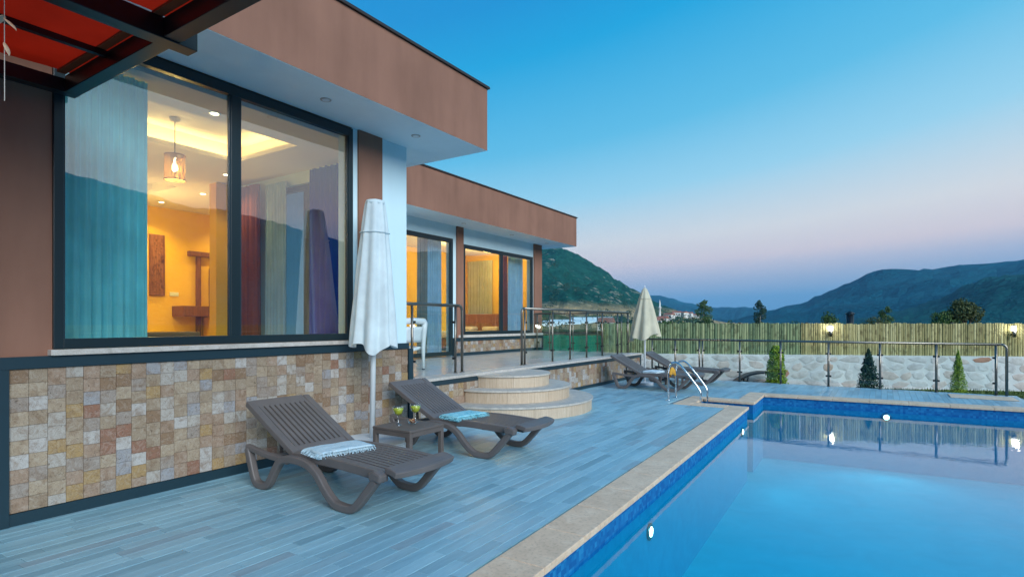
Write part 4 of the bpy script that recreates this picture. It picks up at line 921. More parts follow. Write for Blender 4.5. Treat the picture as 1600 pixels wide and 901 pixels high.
# ================================================================== LOUNGERS
def smooth_path(P_, k=6):
    o = []; n_ = len(P_)
    for i in range(n_ - 1):
        p0, p1, p2, p3 = P_[max(i - 1, 0)], P_[i], P_[i + 1], P_[min(i + 2, n_ - 1)]
        for j in range(k):
            t = j / k
            o.append(tuple(0.5 * (2 * p1[d] + (p2[d] - p0[d]) * t + (2 * p0[d] - 5 * p1[d] + 4 * p2[d] - p3[d]) * t * t + (3 * p1[d] - p0[d] - 3 * p2[d] + p3[d]) * t ** 3) for d in range(2)))
    o.append(P_[-1]); return o
LW = 0.36
def make_lounger(label, loc, rz=0.0, back=0.475):
    t = thing('sun_lounger', label, 'sun lounger', loc, rz, 'taupe resin sun loungers')
    side = smooth_path([(0.0, 0.345), (0.035, 0.25), (0.10, 0.085), (0.155, 0.036), (0.26, 0.034), (0.33, 0.07), (0.43, 0.21), (0.51, 0.29), (0.64, 0.325), (0.86, 0.315), (1.0, 0.25), (1.12, 0.13), (1.22, 0.055), (1.30, 0.035), (1.42, 0.036), (1.50, 0.075), (1.62, 0.20), (1.72, 0.31)], 4)
    for s_ in (-1, 1):
        y0, y1 = (s_ * LW - 0.032, s_ * LW + 0.032)
        MB().rectsweep(side, 0.066, y0, y1).build('side_frame', 'taupe', t, local=True, bevel=0.012)
        MB().rectsweep([(-0.02, 0.355), (0.3, 0.315), (0.62, 0.30)], 0.05, s_ * LW - 0.026, s_ * LW + 0.026).build('rear_rail', 'taupe', t, local=True, bevel=0.01)
        kn = MB().rectsweep([(1.66, 0.325), (1.72, 0.345), (1.79, 0.325)], [0.07, 0.085, 0.07], s_ * LW - 0.04, s_ * LW + 0.04); kn.build('corner_cap', 'taupe', t, local=True, bevel=0.018)
    # seat: outer border with a gentle wave and lengthwise slats
    def sz(x): return 0.372 + 0.016 * sin((x - 0.62) / 1.25 * pi * 1.25) - max(0, x - 1.80) ** 2 * 1.5 - 0.008 * (x - 0.62)
    xs_ = [0.62 + 1.28 * i / 18 for i in range(19)]
    inner = LW - 0.055
    for s_ in (-1, 1): MB().rectsweep([(x, sz(x) - 0.03) for x in xs_ if x < 1.80], 0.075, s_ * inner - 0.03, s_ * inner + 0.03).build('seat_frame', 'taupe', t, local=True, bevel=0.008)
    def endfn(u, v):
        yy = (-inner - 0.03) + 2 * (inner + 0.03) * u; bow = 0.05 * (1 - (2 * u - 1) ** 2); x = 1.775 + (0.11 + bow) * v
        return (x, yy, sz(min(x, 1.9)) + 0.004 - 0.008 * v * v)
    e = MB().grid(endfn, 14, 6).build('foot_panel', 'taupe', t, False, local=True); m_ = e.modifiers.new('s', 'SOLIDIFY'); m_.thickness = 0.05; m_.offset = -1; m_ = e.modifiers.new('b', 'BEVEL'); m_.width = 0.008; m_.segments = 2; m_.limit_method = 'ANGLE'; m_.angle_limit = radians(50)
    MB().box(0.60, 0.69, -inner - 0.028, inner + 0.028, 0.325, 0.382).build('hinge_bar', 'taupe', t, local=True, bevel=0.008)
    ns = 10; pitch = 2 * (inner - 0.03) / ns
    me = None
    for i in range(ns):
        yc = -(inner - 0.03) + pitch * (i + 0.5)
        if me is None: me = MB().rectsweep([(x, sz(x) - 0.018) for x in xs_ if 0.68 < x < 1.83], 0.036, -pitch * 0.345, pitch * 0.345).mesh('slat'); me.materials.append(M['taupe'])
        o = link('slat', me, t, True); o.location = (0, yc, 0)
    for x in (0.98, 1.34): MB().box(x - 0.03, x + 0.03, -inner, inner, sz(x) - 0.075, sz(x) - 0.03).build('cross_bar', 'taupe', t, local=True)
    MB().box(0.25, 0.31, -LW + 0.033, LW - 0.033, 0.27, 0.31).build('cross_bar', 'taupe', t, local=True)
    # backrest tilted about the hinge
    bl = 0.82; ba = radians(back * 60); hx, hz = 0.645, 0.372
    def B(u, dz=0): return (hx - u * cos(ba) - dz * sin(ba) * -1 * -1, hz + u * sin(ba) - dz * cos(ba) * -1 * -1)
    bk = lambda u, d: (hx - u * cos(ba) - d * sin(ba), hz + u * sin(ba) - d * cos(ba))
    for s_ in (-1, 1): MB().rectsweep([bk(0.0, 0.02), bk(bl * 0.5, 0.024), bk(bl, 0.02)], 0.055, s_ * inner - 0.035, s_ * inner + 0.035).build('back_frame', 'taupe', t, local=True, bevel=0.008)
    MB().rectsweep([bk(0.0, 0.02), bk(0.09, 0.02)], 0.04, -inner + 0.036, inner - 0.036).build('lower_panel', 'taupe', t, local=True, bevel=0.006)
    MB().rectsweep([bk(bl - 0.10, 0.02), bk(bl + 0.012, 0.02)], 0.04, -inner + 0.036, inner - 0.036).build('head_panel', 'taupe', t, local=True, bevel=0.006)
    mb_ = MB().rectsweep([bk(0.085, 0.014), bk(bl - 0.095, 0.014)], 0.032, -pitch * 0.33, pitch * 0.33).mesh('slat'); mb_.materials.append(M['taupe'])
    for i in range(ns):
        o = link('slat', mb_, t, True); o.location = (0, -(inner - 0.03) + pitch * (i + 0.5), 0)
    for s_ in (-1, 1):
        a = bk(0.42, 0.05); MB().tube([(a[0], s_ * 0.2, a[1]), (0.27, s_ * 0.2, 0.30)], 0.016, 8).build('prop', 'taupe', t, True, local=True)
    return t
l1 = make_lounger('nearest taupe slatted sun lounger with pale blue towel, beside the stone wall', (-4.93, 3.43, 0), radians(-1))
def lounger_copy(label, loc, rz):
    o = copy_tree(l1); o.location = loc; o.rotation_euler = (0, 0, rz); o['label'] = label; return o
lounger_copy('taupe slatted sun lounger with turquoise towel in front of the round steps', (-5.10, 5.43, 0), radians(1.5))
lounger_copy('far taupe sun lounger with white towel, directly behind the pool ladder', (-5.22, 12.62, 0), radians(0.5))
lounger_copy('farthest taupe sun lounger, behind the cream umbrella pole', (-5.05, 14.35, 0), radians(1))
# towels
def towel(label, m, loc, lx, ly, rz, fringe=True):
    t = thing('towel', label, 'towel', loc, rz, 'folded towels on the loungers'); r_ = random.Random(int(abs(loc[0]) * 100))
    lay = 4; th = 0.013
    for i in range(lay):
        jx, jy = r_.uniform(-.012, .012), r_.uniform(-.008, .008); sd_ = r_.uniform(0, 9)
        def top(u, v, i=i, jx=jx, jy=jy, sd_=sd_):
            e_u = min(u, 1 - u); e_v = min(v, 1 - v); drop = -0.011 * max(0, 1 - min(e_u * lx, e_v * ly) / 0.02)
            return (-lx / 2 + lx * u + jx + 0.006 * noise.noise(Vector((v * 6, i, sd_))), -ly / 2 + ly * v + jy + 0.006 * noise.noise(Vector((u * 6, i, sd_ + 4))), (i + 1) * th + drop + 0.006 * noise.noise(Vector((u * 5, v * 4, sd_))))
        o = MB().grid(top, 22, 14).build('fold', m, t, True, local=True); s_ = o.modifiers.new('s', 'SOLIDIFY'); s_.thickness = 0.011; s_.offset = -1
    if fringe:
        f = MB()
        for i in range(46):
            y = -ly / 2 + ly * i / 45; zz = r_.uniform(0.012, 0.05); dx = r_.uniform(0.02, 0.045)
            f.tube([(lx / 2 - 0.005, y, zz), (lx / 2 + dx * 0.6, y + r_.uniform(-.008, .008), zz - 0.006), (lx / 2 + dx, y + r_.uniform(-.012, .012), max(0.004, zz - 0.03))], 0.003, 4)
        for i in range(36):
            x = -lx / 2 + lx * i / 35; zz = r_.uniform(0.01, 0.045)
            f.tube([(x, -ly / 2 + 0.004, zz), (x + r_.uniform(-.008, .008), -ly / 2 - 0.022, max(0.003, zz - 0.02))], 0.003, 4)
        tag(f.build('fringe', m, t, local=True), kind='stuff')
    return t
towel('pale blue patterned towel folded on the nearest lounger', 'towel1', (-3.99, 3.33, 0.378), 0.30, 0.52, radians(-12))
towel('turquoise towel folded on the lounger in front of the steps', 'towel2', (-4.19, 5.36, 0.378), 0.30, 0.50, radians(-8))
towel('white towel folded on the far lounger behind the ladder', 'towel3', (-4.36, 12.55, 0.378), 0.34, 0.46, radians(-4), False)
# side tables
def side_table(label, loc, s_=0.5, hgt=0.41):
    t = thing('side_table', label, 'side table', loc, 0, 'brown resin side tables'); q = s_ / 2
    MB().box(-q, q, -q, q, hgt - 0.028, hgt).build('table_top', 'tablebrown', t, local=True, bevel=0.006)
    for sx in (-1, 1):
        MB().box(sx * (q - 0.012) - 0.01, sx * (q - 0.012) + 0.01, -q + 0.05, q - 0.05, hgt - 0.075, hgt - 0.029).build('apron', 'tablebrown', t, local=True)
        MB().box(-q + 0.05, q - 0.05, sx * (q - 0.012) - 0.01, sx * (q - 0.012) + 0.01, hgt - 0.075, hgt - 0.029).build('apron', 'tablebrown', t, local=True)
        for sy in (-1, 1):
            a, b = sx * (q - 0.026), sy * (q - 0.026); MB().box(a - 0.024, a + 0.024, b - 0.024, b + 0.024, 0, hgt - 0.029).build('leg', 'tablebrown', t, local=True, bevel=0.005)
    return t
side_table('square brown side table between the two near loungers', (-4.37, 4.60, 0), 0.55, 0.385)
side_table('square brown side table between the two far loungers', (-4.25, 13.5, 0), 0.46, 0.36)
def cocktail(label, loc):
    t = thing('cocktail_glass', label, 'glass', loc, 0, 'cocktails on the near side table')
    t.scale = (1.15, 1.15, 1.22)
    bowl = MB(); n_ = 24
    prof = [(0.034, 0.0), (0.033, 0.003), (0.006, 0.008), (0.0045, 0.075), (0.012, 0.085), (0.040, 0.105), (0.052, 0.135), (0.055, 0.168)]
    for r_, z_ in prof:
        for j in range(n_): th = 2 * pi * j / n_; bowl.v.append((r_ * cos(th), r_ * sin(th), z_))
    for i in range(len(prof) - 1):
        for j in range(n_): q = (j + 1) % n_; bowl.f.append((i * n_ + j, i * n_ + q, (i + 1) * n_ + q, (i + 1) * n_ + j))
    bowl.build('glass', 'drinkglass', t, True, local=True)
    MB().lathe([(0.009, 0.087), (0.036, 0.106), (0.047, 0.135), (0.048, 0.150), (0.0, 0.1505)], 24).build('drink', 'drink', t, True, local=True)
cocktail('left of the two lemon cocktail glasses on the near side table', (-4.46, 4.53, 0.385))
cocktail('right of the two lemon cocktail glasses on the near side table', (-4.42, 4.76, 0.385))
bw = thing('snack_bowl', 'small glass bowl of nuts in front of the cocktails', 'bowl', (-4.34, 4.63, 0.385)); n_ = 20; bb = MB()
prof = [(0.025, 0.002), (0.042, 0.012), (0.052, 0.035), (0.055, 0.052)]
for r_, z_ in prof:
    for j in range(n_): th = 2 * pi * j / n_; bb.v.append((r_ * cos(th), r_ * sin(th), z_))
for i in range(3):
    for j in range(n_): q = (j + 1) % n_; bb.f.append((i * n_ + j, i * n_ + q, (i + 1) * n_ + q, (i + 1) * n_ + j))
bb.f.append(tuple(range(n_))); bb.build('glass', 'drinkglass', bw, True, local=True)
for nm_, mm, cnt_ in (('nuts', 'snack1', 26), ('dried_fruit', 'snack2', 16)):
    f = MB()
    for i in range(cnt_):
        a, r_ = random.uniform(0, 6.28), random.uniform(0, 0.036); f.lathe([(0.002, -0.008), (0.009, -0.003), (0.009, 0.004), (0.002, 0.008)], 7, (r_ * cos(a), r_ * sin(a), random.uniform(0.022, 0.056)))
    tag(f.build(nm_, mm, bw, True, local=True), kind='stuff')

# ================================================================== UMBRELLAS
def umbrella(label, loc, m, pole_m, ztop, zbot, rbot, rtop, base_r, base_h, tilt=(0, 0), cap=True, lobes=8, seed=1, pole_r=0.028):
    t = thing('closed_umbrella', label, 'umbrella', loc); r_ = random.Random(seed)
    t.rotation_euler = (tilt[0], tilt[1], 0)
    MB().lathe([(base_r, 0), (base_r, base_h * 0.72), (base_r * 0.96, base_h * 0.86), (base_r * 0.25, base_h), (0.05, base_h + 0.004)], 40).build('base', pole_m, t, False, local=True, bevel=0.006)
    MB().tube([(0, 0, base_h * 0.9), (0, 0, ztop - 0.06)], pole_r, 14).build('pole', pole_m, t, True, local=True)
    ph = r_.uniform(0, 6); jag = [r_.uniform(-0.06, 0.06) for _ in range(lobes)]
    def fn(u, v):
        a = 2 * pi * u; rad = rtop + (rbot - rtop) * (v ** 0.72)
        rad *= 1 + (0.05 + 0.11 * v) * sin(a * lobes + ph + v * 1.4 + 0.5 * sin(3 * a)) + 0.07 * v * sin(2 * a + ph) + 0.04 * noise.noise(Vector((cos(a) * 2, sin(a) * 2, v * 5 + seed)))
        z = ztop - (ztop - zbot) * v + (v ** 6) * (0.05 * sin(a * lobes / 2 + ph) + 0.07 * sin(a + 2.4 + seed))
        return (rad * cos(a), rad * sin(a), z)
    c = MB().grid(fn, 128, 30).build('canopy', m, t, True, local=True)
    fn2 = lambda u, v: (fn(u, 0.97)[0] * (1 - v) + 0.03 * v * cos(2 * pi * u), fn(u, 0.97)[1] * (1 - v) + 0.03 * v * sin(2 * pi * u), fn(u, 0.97)[2] + 0.10 * v)
    MB().grid(fn2, 64, 3).build('inner_fold', m, c, True, local=True)
    if cap: MB().lathe([(rtop * 1.04, -0.035), (rtop * 1.08, -0.012), (rtop * 0.98, 0.012), (rtop * 0.2, 0.03)], 28, (0, 0, ztop)).build('cap', m, t, True, local=True)
    else: MB().lathe([(0.02, -0.03), (0.014, 0.03), (0.004, 0.06)], 12, (0, 0, ztop + 0.01)).build('finial', pole_m, t, True, local=True)
    # folded flap and tie strap
    vv = 0.22
    MB().tube([tuple(Vector(fn(k / 40, vv)) * 1.0 + Vector((0.012 * cos(2 * pi * k / 40), 0.012 * sin(2 * pi * k / 40), 0))) for k in range(41)], 0.006, 5).build('strap', m, c, True, local=True)
    return t
umbrella('tall closed white umbrella with round base beside stone wall', (-4.97, 4.62, 0), 'umbwhite', 'whiteplastic', 2.90, 1.27, 0.238, 0.102, 0.40, 0.17, (radians(0.5), radians(1.6)), True, 8, 3, 0.032)
umbrella('closed cream umbrella between the two far loungers', (-4.86, 13.35, 0), 'umbcream', 'whiteplastic', 2.36, 1.16, 0.36, 0.03, 0.22, 0.08, (0, 0), False, 8, 5, 0.022)

# ================================================================== POOL LADDER
ld = thing('pool_ladder', 'stainless steel pool ladder with curved handrails at the pool corner', 'ladder', (-3.5, 11.0, 0))
for yy in (10.92, 11.40):
    P_ = smooth_path([(-3.5, 0.0), (-3.5, 0.35), (-3.5, 0.56), (-3.46, 0.70), (-3.38, 0.74), (-3.29, 0.71), (-3.18, 0.60), (-3.05, 0.44), (-2.93, 0.28), (-2.885, 0.18), (-2.88, 0.0), (-2.88, -1.1)], 5)
    MB().tube([(a, yy, b) for a, b in P_], 0.021, 12).build('handrail', 'chrome', ld, True)
    MB().lathe([(0.05, 0), (0.048, 0.008), (0.024, 0.016)], 16, (-3.5, yy, 0.002)).build('flange', 'chrome', ld, True)
for zz in (-0.40, -0.66, -0.92): MB().box(-2.92, -2.84, 10.941, 11.379, zz, zz + 0.025).build('rung', 'chrome', ld)
yb = thing('yellow_float', 'small rounded yellow pad hung between the ladder handrails', 'pool float', (-3.5, 11.16, 0.47))
MB().grid(lambda u, v: (0.03 * cos(2 * pi * v), -0.16 + 0.32 * u, 0.09 * sin(pi * u) ** 0.5 + 0.075 * sin(2 * pi * v) * (0.35 + 0.65 * sin(pi * u) ** 0.5)), 18, 14).build('pad', 'yellow', yb, True, local=True)
MB().tube([(0, -0.21, 0.09), (0, -0.15, 0.09)], 0.008, 6).tube([(0, 0.15, 0.09), (0, 0.21, 0.09)], 0.008, 6).build('cord', 'yellow', yb, local=True)

# ================================================================== TERRACE FURNITURE
tb = thing('terrace_table', 'white plastic table on the terrace beyond the nearer armchair', 'table', (-8.05, 7.2, TZ))
MB().box(-0.4, 0.4, -0.75, 0.50, 0.70, 0.745).build('table_top', 'whiteplastic', tb, local=True, bevel=0.012)
MB().box(-0.37, 0.37, -0.72, 0.47, 0.62, 0.699).build('apron', 'whiteplastic', tb, local=True, bevel=0.01)
for sx in (-1, 1):
    for sy, yy in ((-1, -0.70), (1, 0.45)):
        lg = MB(); k = 8
        for i in range(k + 1):
            z = 0.70 * i / k; w_ = 0.030 + 0.028 * (i / k) ** 1.5 + (0.06 * ((i - 6) / 2) ** 2 if i > 6 else 0); xo = sx * (0.36 - w_ * 0.5); yo = yy - (w_ * 0.5 - 0.015) * (1 if yy > 0 else -1)
            lg.v += [(xo - w_ / 2, yo - w_ / 2, z), (xo + w_ / 2, yo - w_ / 2, z), (xo + w_ / 2, yo + w_ / 2, z), (xo - w_ / 2, yo + w_ / 2, z)]
        for i in range(k):
            for j in range(4): q = (j + 1) % 4; lg.f.append((i * 4 + j, i * 4 + q, i * 4 + 4 + q, i * 4 + 4 + j))
        lg.f += [(3, 2, 1, 0)]; lg.build('leg', 'whiteplastic', tb, local=True, bevel=0.008)
def arm_chair(label, loc, rz):
    t = thing('terrace_chair', label, 'chair', loc, rz, 'white plastic terrace chairs')      # faces local +x, back at x = -0.25
    MB().grid(lambda u, v: (-0.24 + 0.48 * u, -0.24 + 0.48 * v, 0.42 - 0.03 * sin(pi * v) + 0.02 * u), 8, 8).build('seat', 'whiteplastic', t, True, local=True).modifiers.new('s', 'SOLIDIFY').thickness = 0.05
    MB().grid(lambda u, v: (-0.25 - 0.05 * v, -0.22 + 0.44 * u, 0.50 + 0.28 * v), 6, 4).build('back_panel', 'whiteplastic', t, True, local=True).modifiers.new('s', 'SOLIDIFY').thickness = 0.018
    arch = [(-0.28, -0.27, 0.0), (-0.27, -0.275, 0.4), (-0.29, -0.28, 0.72), (-0.30, -0.28, 0.845), (-0.30, -0.262, 0.878), (-0.30, 0.0, 0.885), (-0.30, 0.262, 0.878), (-0.30, 0.28, 0.845), (-0.29, 0.28, 0.72), (-0.27, 0.275, 0.4), (-0.28, 0.27, 0.0)]
    MB().tube(arch, [0.026, 0.036, 0.05, 0.055, 0.055, 0.055, 0.055, 0.055, 0.05, 0.036, 0.026], 8).build('back_frame', 'whiteplastic', t, True, local=True)
    for sy in (-1, 1):
        MB().tube([(-0.27, sy * 0.275, 0.62), (0.1, sy * 0.285, 0.65), (0.22, sy * 0.28, 0.62), (0.245, sy * 0.275, 0.45), (0.26, sy * 0.27, 0.0)], [0.03, 0.034, 0.036, 0.034, 0.024], 8).build('arm_and_front_leg', 'whiteplastic', t, True, local=True)
        for xx in (-0.28, 0.26): MB().lathe([(0.028, 0), (0.03, 0.012), (0.027, 0.02)], 10, (xx, sy * 0.27, 0.0)).build('foot', 'black', t, local=True)
arm_chair('white plastic armchair right behind the short terrace railing', (-7.27, 7.47, TZ), pi)
arm_chair('second white plastic armchair on the far side of the terrace table', (-8.75, 8.55, TZ), radians(-20))
# ================================================================== PERGOLA + CHIME
pg = thing('pergola', 'black steel pergola with red fabric awning at the top left', 'pergola', (-4.2, 1.0, 0))
PZ = 3.26
MB().box(-5.36, -5.26, -3.0, 1.86, PZ + 0.02, PZ + 0.12).build('wall_rail', 'blackmetal', pg)
MB().box(-5.259, -3.861, 1.76, 1.86, PZ + 0.02, PZ + 0.14).build('cross_beam', 'blackmetal', pg, bevel=0.004)
MB().box(-3.739, -2.6, 1.76, 1.86, PZ + 0.02, PZ + 0.14).build('cross_beam', 'blackmetal', pg, bevel=0.004)
MB().box(-3.86, -3.74, -3.0, 1.97, PZ + 0.01, PZ + 0.142).build('main_beam', 'blackmetal', pg, bevel=0.004)
for xx in (-4.55, -3.20): MB().box(xx - 0.02, xx + 0.02, -3.0, 1.759, PZ + 0.10, PZ + 0.14).build('batten', 'blackmetal', pg)
for xa, xb in ((-5.25, -3.82), (-3.78, -2.7)):
    f = MB().grid(lambda u, v: (xa + (xb - xa) * u, -3.0 + 4.83 * v, PZ + 0.168 - 0.02 * sin(pi * u) + 0.004 * sin(v * 60)), 12, 80).build('awning_fabric', 'red', pg, True)
    MB().box(xa + 0.02, xb - 0.02, 1.70, 1.755, PZ + 0.142, PZ + 0.158).build('hem', 'redhem', f)
wc = thing('wind_chime', 'hanging string of pale shells at the left edge under the awning', 'wind chime', (-3.672, 0.979, PZ + 0.1))
MB().tube([(0, 0, 0), (0.004, 0, -0.75)], 0.0018, 5).build('string', 'sill', wc, local=True)
def shell(zc, sz_, tilt, side):
    def fn(u, v):
        a = pi * (v - 0.5) * 0.9; l = sz_ * u; wd = sz_ * 0.20 * sin(pi * min(1, u * 0.9 + 0.1)) ** 0.8
        x, z, y = wd * sin(a) * 1.2, wd * cos(a) * 0.5, l
        return (side * (y * cos(tilt) + z * sin(tilt)) * RT.x + x * FW.x, side * (y * cos(tilt) + z * sin(tilt)) * RT.y + x * FW.y, zc - y * sin(tilt) + z * cos(tilt))
    o = MB().grid(fn, 12, 8).build('shell', 'coping', wc, True, local=True); o.modifiers.new('s', 'SOLIDIFY').thickness = 0.004
shell(-0.16, 0.085, 0.7, 1); shell(-0.16, 0.08, 0.5, -1); shell(-0.34, 0.085, 0.75, 1); shell(-0.33, 0.08, 0.6, -1); shell(-0.46, 0.07, 1.2, 1)

# ================================================================== VEGETATION
def leaves(mb, rnd, c, rad, n, size, shape='ellip'):
    for i in range(n):
        while True:
            p = Vector((rnd.uniform(-1, 1), rnd.uniform(-1, 1), rnd.uniform(-1, 1)))
            if p.length < 1: break
        p = p.normalized() * (p.length ** 0.5)
        q = Vector((c[0] + p.x * rad[0], c[1] + p.y * rad[1], c[2] + p.z * rad[2])); a = Vector((rnd.uniform(-1, 1), rnd.uniform(-1, 1), rnd.uniform(-.6, 1))).normalized(); b = a.orthogonal().normalized(); s_ = size * rnd.uniform(0.6, 1.3)
        b = Matrix.Rotation(rnd.uniform(0, 6.28), 3, a) @ b; c_ = a.cross(b)
        mb.quad(q - b * s_, q - c_ * s_ * 0.45, q + b * s_, q + c_ * s_ * 0.45)
def tree(name, label, loc, h, w_, m, seed, kind='round', bark='bark', nl=1600, group=None, cat='tree', ls=None, taper=0.8):
    t = thing(name, label, cat, loc, 0, group); r_ = random.Random(seed)
    tr_ = MB(); cr = MB(); ls = ls or h * 0.022
    if kind == 'poplar':
        tr_.tube([(0, 0, 0), (0.02 * h * r_.uniform(-1, 1), 0, h * 0.5), (0, 0, h * 0.93)], [h * 0.022, h * 0.014, h * 0.003], 7)
        for i in range(26):
            z = h * (0.16 + 0.8 * i / 26); a = r_.uniform(0, 6.28); ww = w_ * 0.5 * (0.12 + sin(pi * min(1, 0.03 + 0.97 * (1 - (z / h - 0.16) / 0.84))) ** 0.7)
            e = (cos(a) * ww * 0.8, sin(a) * ww * 0.8, z + h * 0.08); tr_.tube([(0, 0, z - h * 0.02), e], [h * 0.006, h * 0.002], 5); leaves(cr, r_, (e[0] * 0.7, e[1] * 0.7, z + h * 0.03), (ww * 0.55, ww * 0.55, h * 0.06), nl // 26, ls)
    elif kind == 'cone':
        tr_.tube([(0, 0, 0), (0, 0, h * 0.8)], [h * 0.025, h * 0.006], 7)
        for i in range(40):
            f = i / 40; z = h * (0.06 + 0.92 * f); ww = w_ * 0.5 * (1 - f) ** taper * (0.85 + 0.3 * r_.random()); a = r_.uniform(0, 6.28)
            for k in range(3):
                a2 = a + k * 2.1; e = (cos(a2) * ww * 0.62, sin(a2) * ww * 0.62, z); leaves(cr, r_, e, (ww * 0.5, ww * 0.5, h * 0.045), nl // 120, ls)
    else:
        tr_.tube([(0, 0, 0), (0.03 * h, 0.01 * h, h * 0.3), (0, 0.02 * h, h * 0.6)], [h * 0.04, h * 0.03, h * 0.012], 8)
        nb = 16
        for i in range(nb):
            a = r_.uniform(0, 6.28); el_ = r_.uniform(-0.1, 1.3); rr = r_.uniform(0.5, 1.0); cz = h * 0.60
            e = (cos(a) * cos(el_) * w_ * 0.42 * rr, sin(a) * cos(el_) * w_ * 0.42 * rr, cz + sin(el_) * h * 0.34 * rr)
            tr_.tube([(0, 0.01 * h, h * 0.35), (e[0] * 0.5, e[1] * 0.5, h * 0.45 + (e[2] - h * 0.45) * 0.5), e], [h * 0.016, h * 0.01, h * 0.004], 5)
            k = r_.uniform(0.12, 0.2); leaves(cr, r_, e, (w_ * k, w_ * k, h * k * 0.75), nl // nb, ls)
    tr_.build('trunk', bark, t, True, local=True); cr.build('crown', m, t, False, local=True); return t
def at(px, D):  # a spot at bearing px, D metres ahead of the camera
    return (FW.x * D + RT.x * D * (px - 800) / 885, FW.y * D + RT.y * D * (px - 800) / 885)
def zz_(py, D): return CAM_H - (py - 505) / 885 * D
G0 = -0.33
p = at(1213, 15.0); tree('conifer_shrub', 'tall lime green columnar shrub in front of stone wall', (p[0], p[1], G0), 1.24, 0.54, 'leaf_lime', 41, 'cone', 'bark', 9000, cat='shrub', ls=0.026, taper=0.28)
p = at(1357, 14.6); tree('conifer_shrub', 'dark blue-green conifer shrub in front of stone wall', (p[0], p[1], G0), 1.18, 0.60, 'leaf_dark', 42, 'cone', 'bark', 4000, cat='shrub', ls=0.030)
p = at(1497, 14.2); tree('conifer_shrub', 'small cone-shaped yellow-green cypress near the railing end', (p[0], p[1], G0), 1.16, 0.42, 'leaf_lime', 43, 'cone', 'bark', 7000, cat='shrub', ls=0.016)
def far_tree(name, label, px, ytop, D, wpx, m, seed, kind, nl, bark='bark', g=None):
    p = at(px, D); h = zz_(ytop, D) + 1.4; return tree(name, label, (p[0], p[1], -1.4), h, wpx / 885 * D, m, seed, kind, bark, nl, group=g)
far_tree('poplar_tree', 'slim poplar with pale trunk behind fence, left of the other poplar', 1100, 469, 160, 24, 'leaf_mid', 51, 'poplar', 3000, 'barkpale', 'poplars behind the fence')
far_tree('poplar_tree', 'slim dark poplar behind fence at the foot of the right mountain', 1187, 470, 160, 17, 'leaf_dark', 52, 'poplar', 2600, 'barkpale', 'poplars behind the fence')
far_tree('bush', 'wide dense green bush behind fence right of cream umbrella', 1052, 499, 45, 76, 'leaf_mid', 53, 'round', 3000)
far_tree('garden_tree', 'small tree top peeking over fence between poplars and shrub lamp', 1142, 499, 50, 36, 'leaf_mid', 54, 'round', 1200)
far_tree('garden_tree', 'small bush top just right of the lit fence lamp', 1240, 501, 48, 40, 'leaf_mid', 60, 'round', 1000)
far_tree('garden_tree', 'rounded tree top over the fence left of the black post', 1296, 488, 55, 26, 'leaf_mid', 55, 'round', 1500)
far_tree('garden_tree', 'pointed tree top over the fence right of the black post', 1384, 480, 55, 22, 'leaf_mid', 56, 'poplar', 1500)
far_tree('garden_tree', 'low bush beside the pointed tree over the fence', 1372, 494, 52, 46, 'leaf_olive', 57, 'round', 1500)
far_tree('garden_tree', 'largest round olive tree over the fence at right', 1506, 466, 50, 66, 'leaf_olive', 58, 'round', 4200)
far_tree('garden_tree', 'lower green tree touching left side of the largest olive tree', 1474, 485, 50, 52, 'leaf_mid', 59, 'round', 2200)
p = at(1328, 40); ck = thing('chimney_post', 'short black metal chimney post above the bamboo fence', 'chimney', (p[0], p[1], -1.4))
MB().tube([(0, 0, 0), (0, 0, zz_(491, 40) + 1.4)], 0.24, 12).build('pipe', 'blackmetal', ck, True, local=True); MB().lathe([(0.3, 0), (0.3, 0.05), (0.1, 0.2)], 14, (0, 0, zz_(491, 40) + 1.42)).build('cowl', 'blackmetal', ck, True, local=True)
# dark curved garden lounger behind the far railing
p = at(1188, 15.9); gl_ = thing('garden_lounger', 'low black curved lounger behind far railing, left of the lime shrub', 'lounger', (p[0], p[1], G0), radians(20))
gp_ = smooth_path([(-0.75, 0.10), (-0.55, 0.27), (-0.3, 0.40), (0.0, 0.46), (0.3, 0.44), (0.55, 0.36)], 6)
MB().rectsweep(gp_, 0.05, -0.28, 0.28).build('sling', 'black', gl_, local=True, bevel=0.01)
for sx in (-0.45, 0.4):
    for sy in (-0.26, 0.26): MB().tube([(sx, sy, 0.0), (sx * 0.8, sy, 0.34)], 0.018, 8).build('leg', 'black', gl_, True, local=True)

# ================================================================== FAR VALLEY: houses, greenhouses, trees
M['hw'] = plaster('far_white_wall', (0.72, 0.70, 0.66), 0.05); M['hr'] = mat('far_roof_tiles', (0.36, 0.13, 0.08), 0.8); M['gh'] = mat('greenhouse_film', (0.66, 0.74, 0.76), 0.4); M['hwin'] = mat('far_window', (0.03, 0.04, 0.05), 0.2)
def hloc(px, D):
    x, y = at(px, D); r = sqrt(x * x + y * y); a = math.degrees(atan2(x, y)); return x, y, max(-1.45, h_left(a, r)) - 0.3
rh = random.Random(77)
def cottage(label, px, D, w_, d_, h_, roof_m='hr'):
    x, y, z = hloc(px, D); t = thing('village_house', label, 'house', (x, y, z), rh.uniform(-0.6, 0.6), 'far village houses'); q, e = w_ / 2, d_ / 2
    MB().box(-q, q, -e, e, -1, h_).build('wall', 'hw', t, local=True)
    r_ = MB(); r_.v = [(-q - .4, -e - .4, h_), (q + .4, -e - .4, h_), (q + .4, e + .4, h_), (-q - .4, e + .4, h_), (-q - .4, 0, h_ + 1.8), (q + .4, 0, h_ + 1.8)]; r_.f = [(0, 1, 5, 4), (2, 3, 4, 5), (0, 4, 3), (1, 2, 5), (3, 2, 1, 0)]; r_.build('roof', roof_m, t, local=True)
    for i in range(3): MB().box(-q + (i + 0.6) * w_ / 3.6, -q + (i + 0.6) * w_ / 3.6 + 1.1, -e - 0.05, -e + 0.02, h_ * 0.4, h_ * 0.8).build('window', 'hwin', t, local=True)
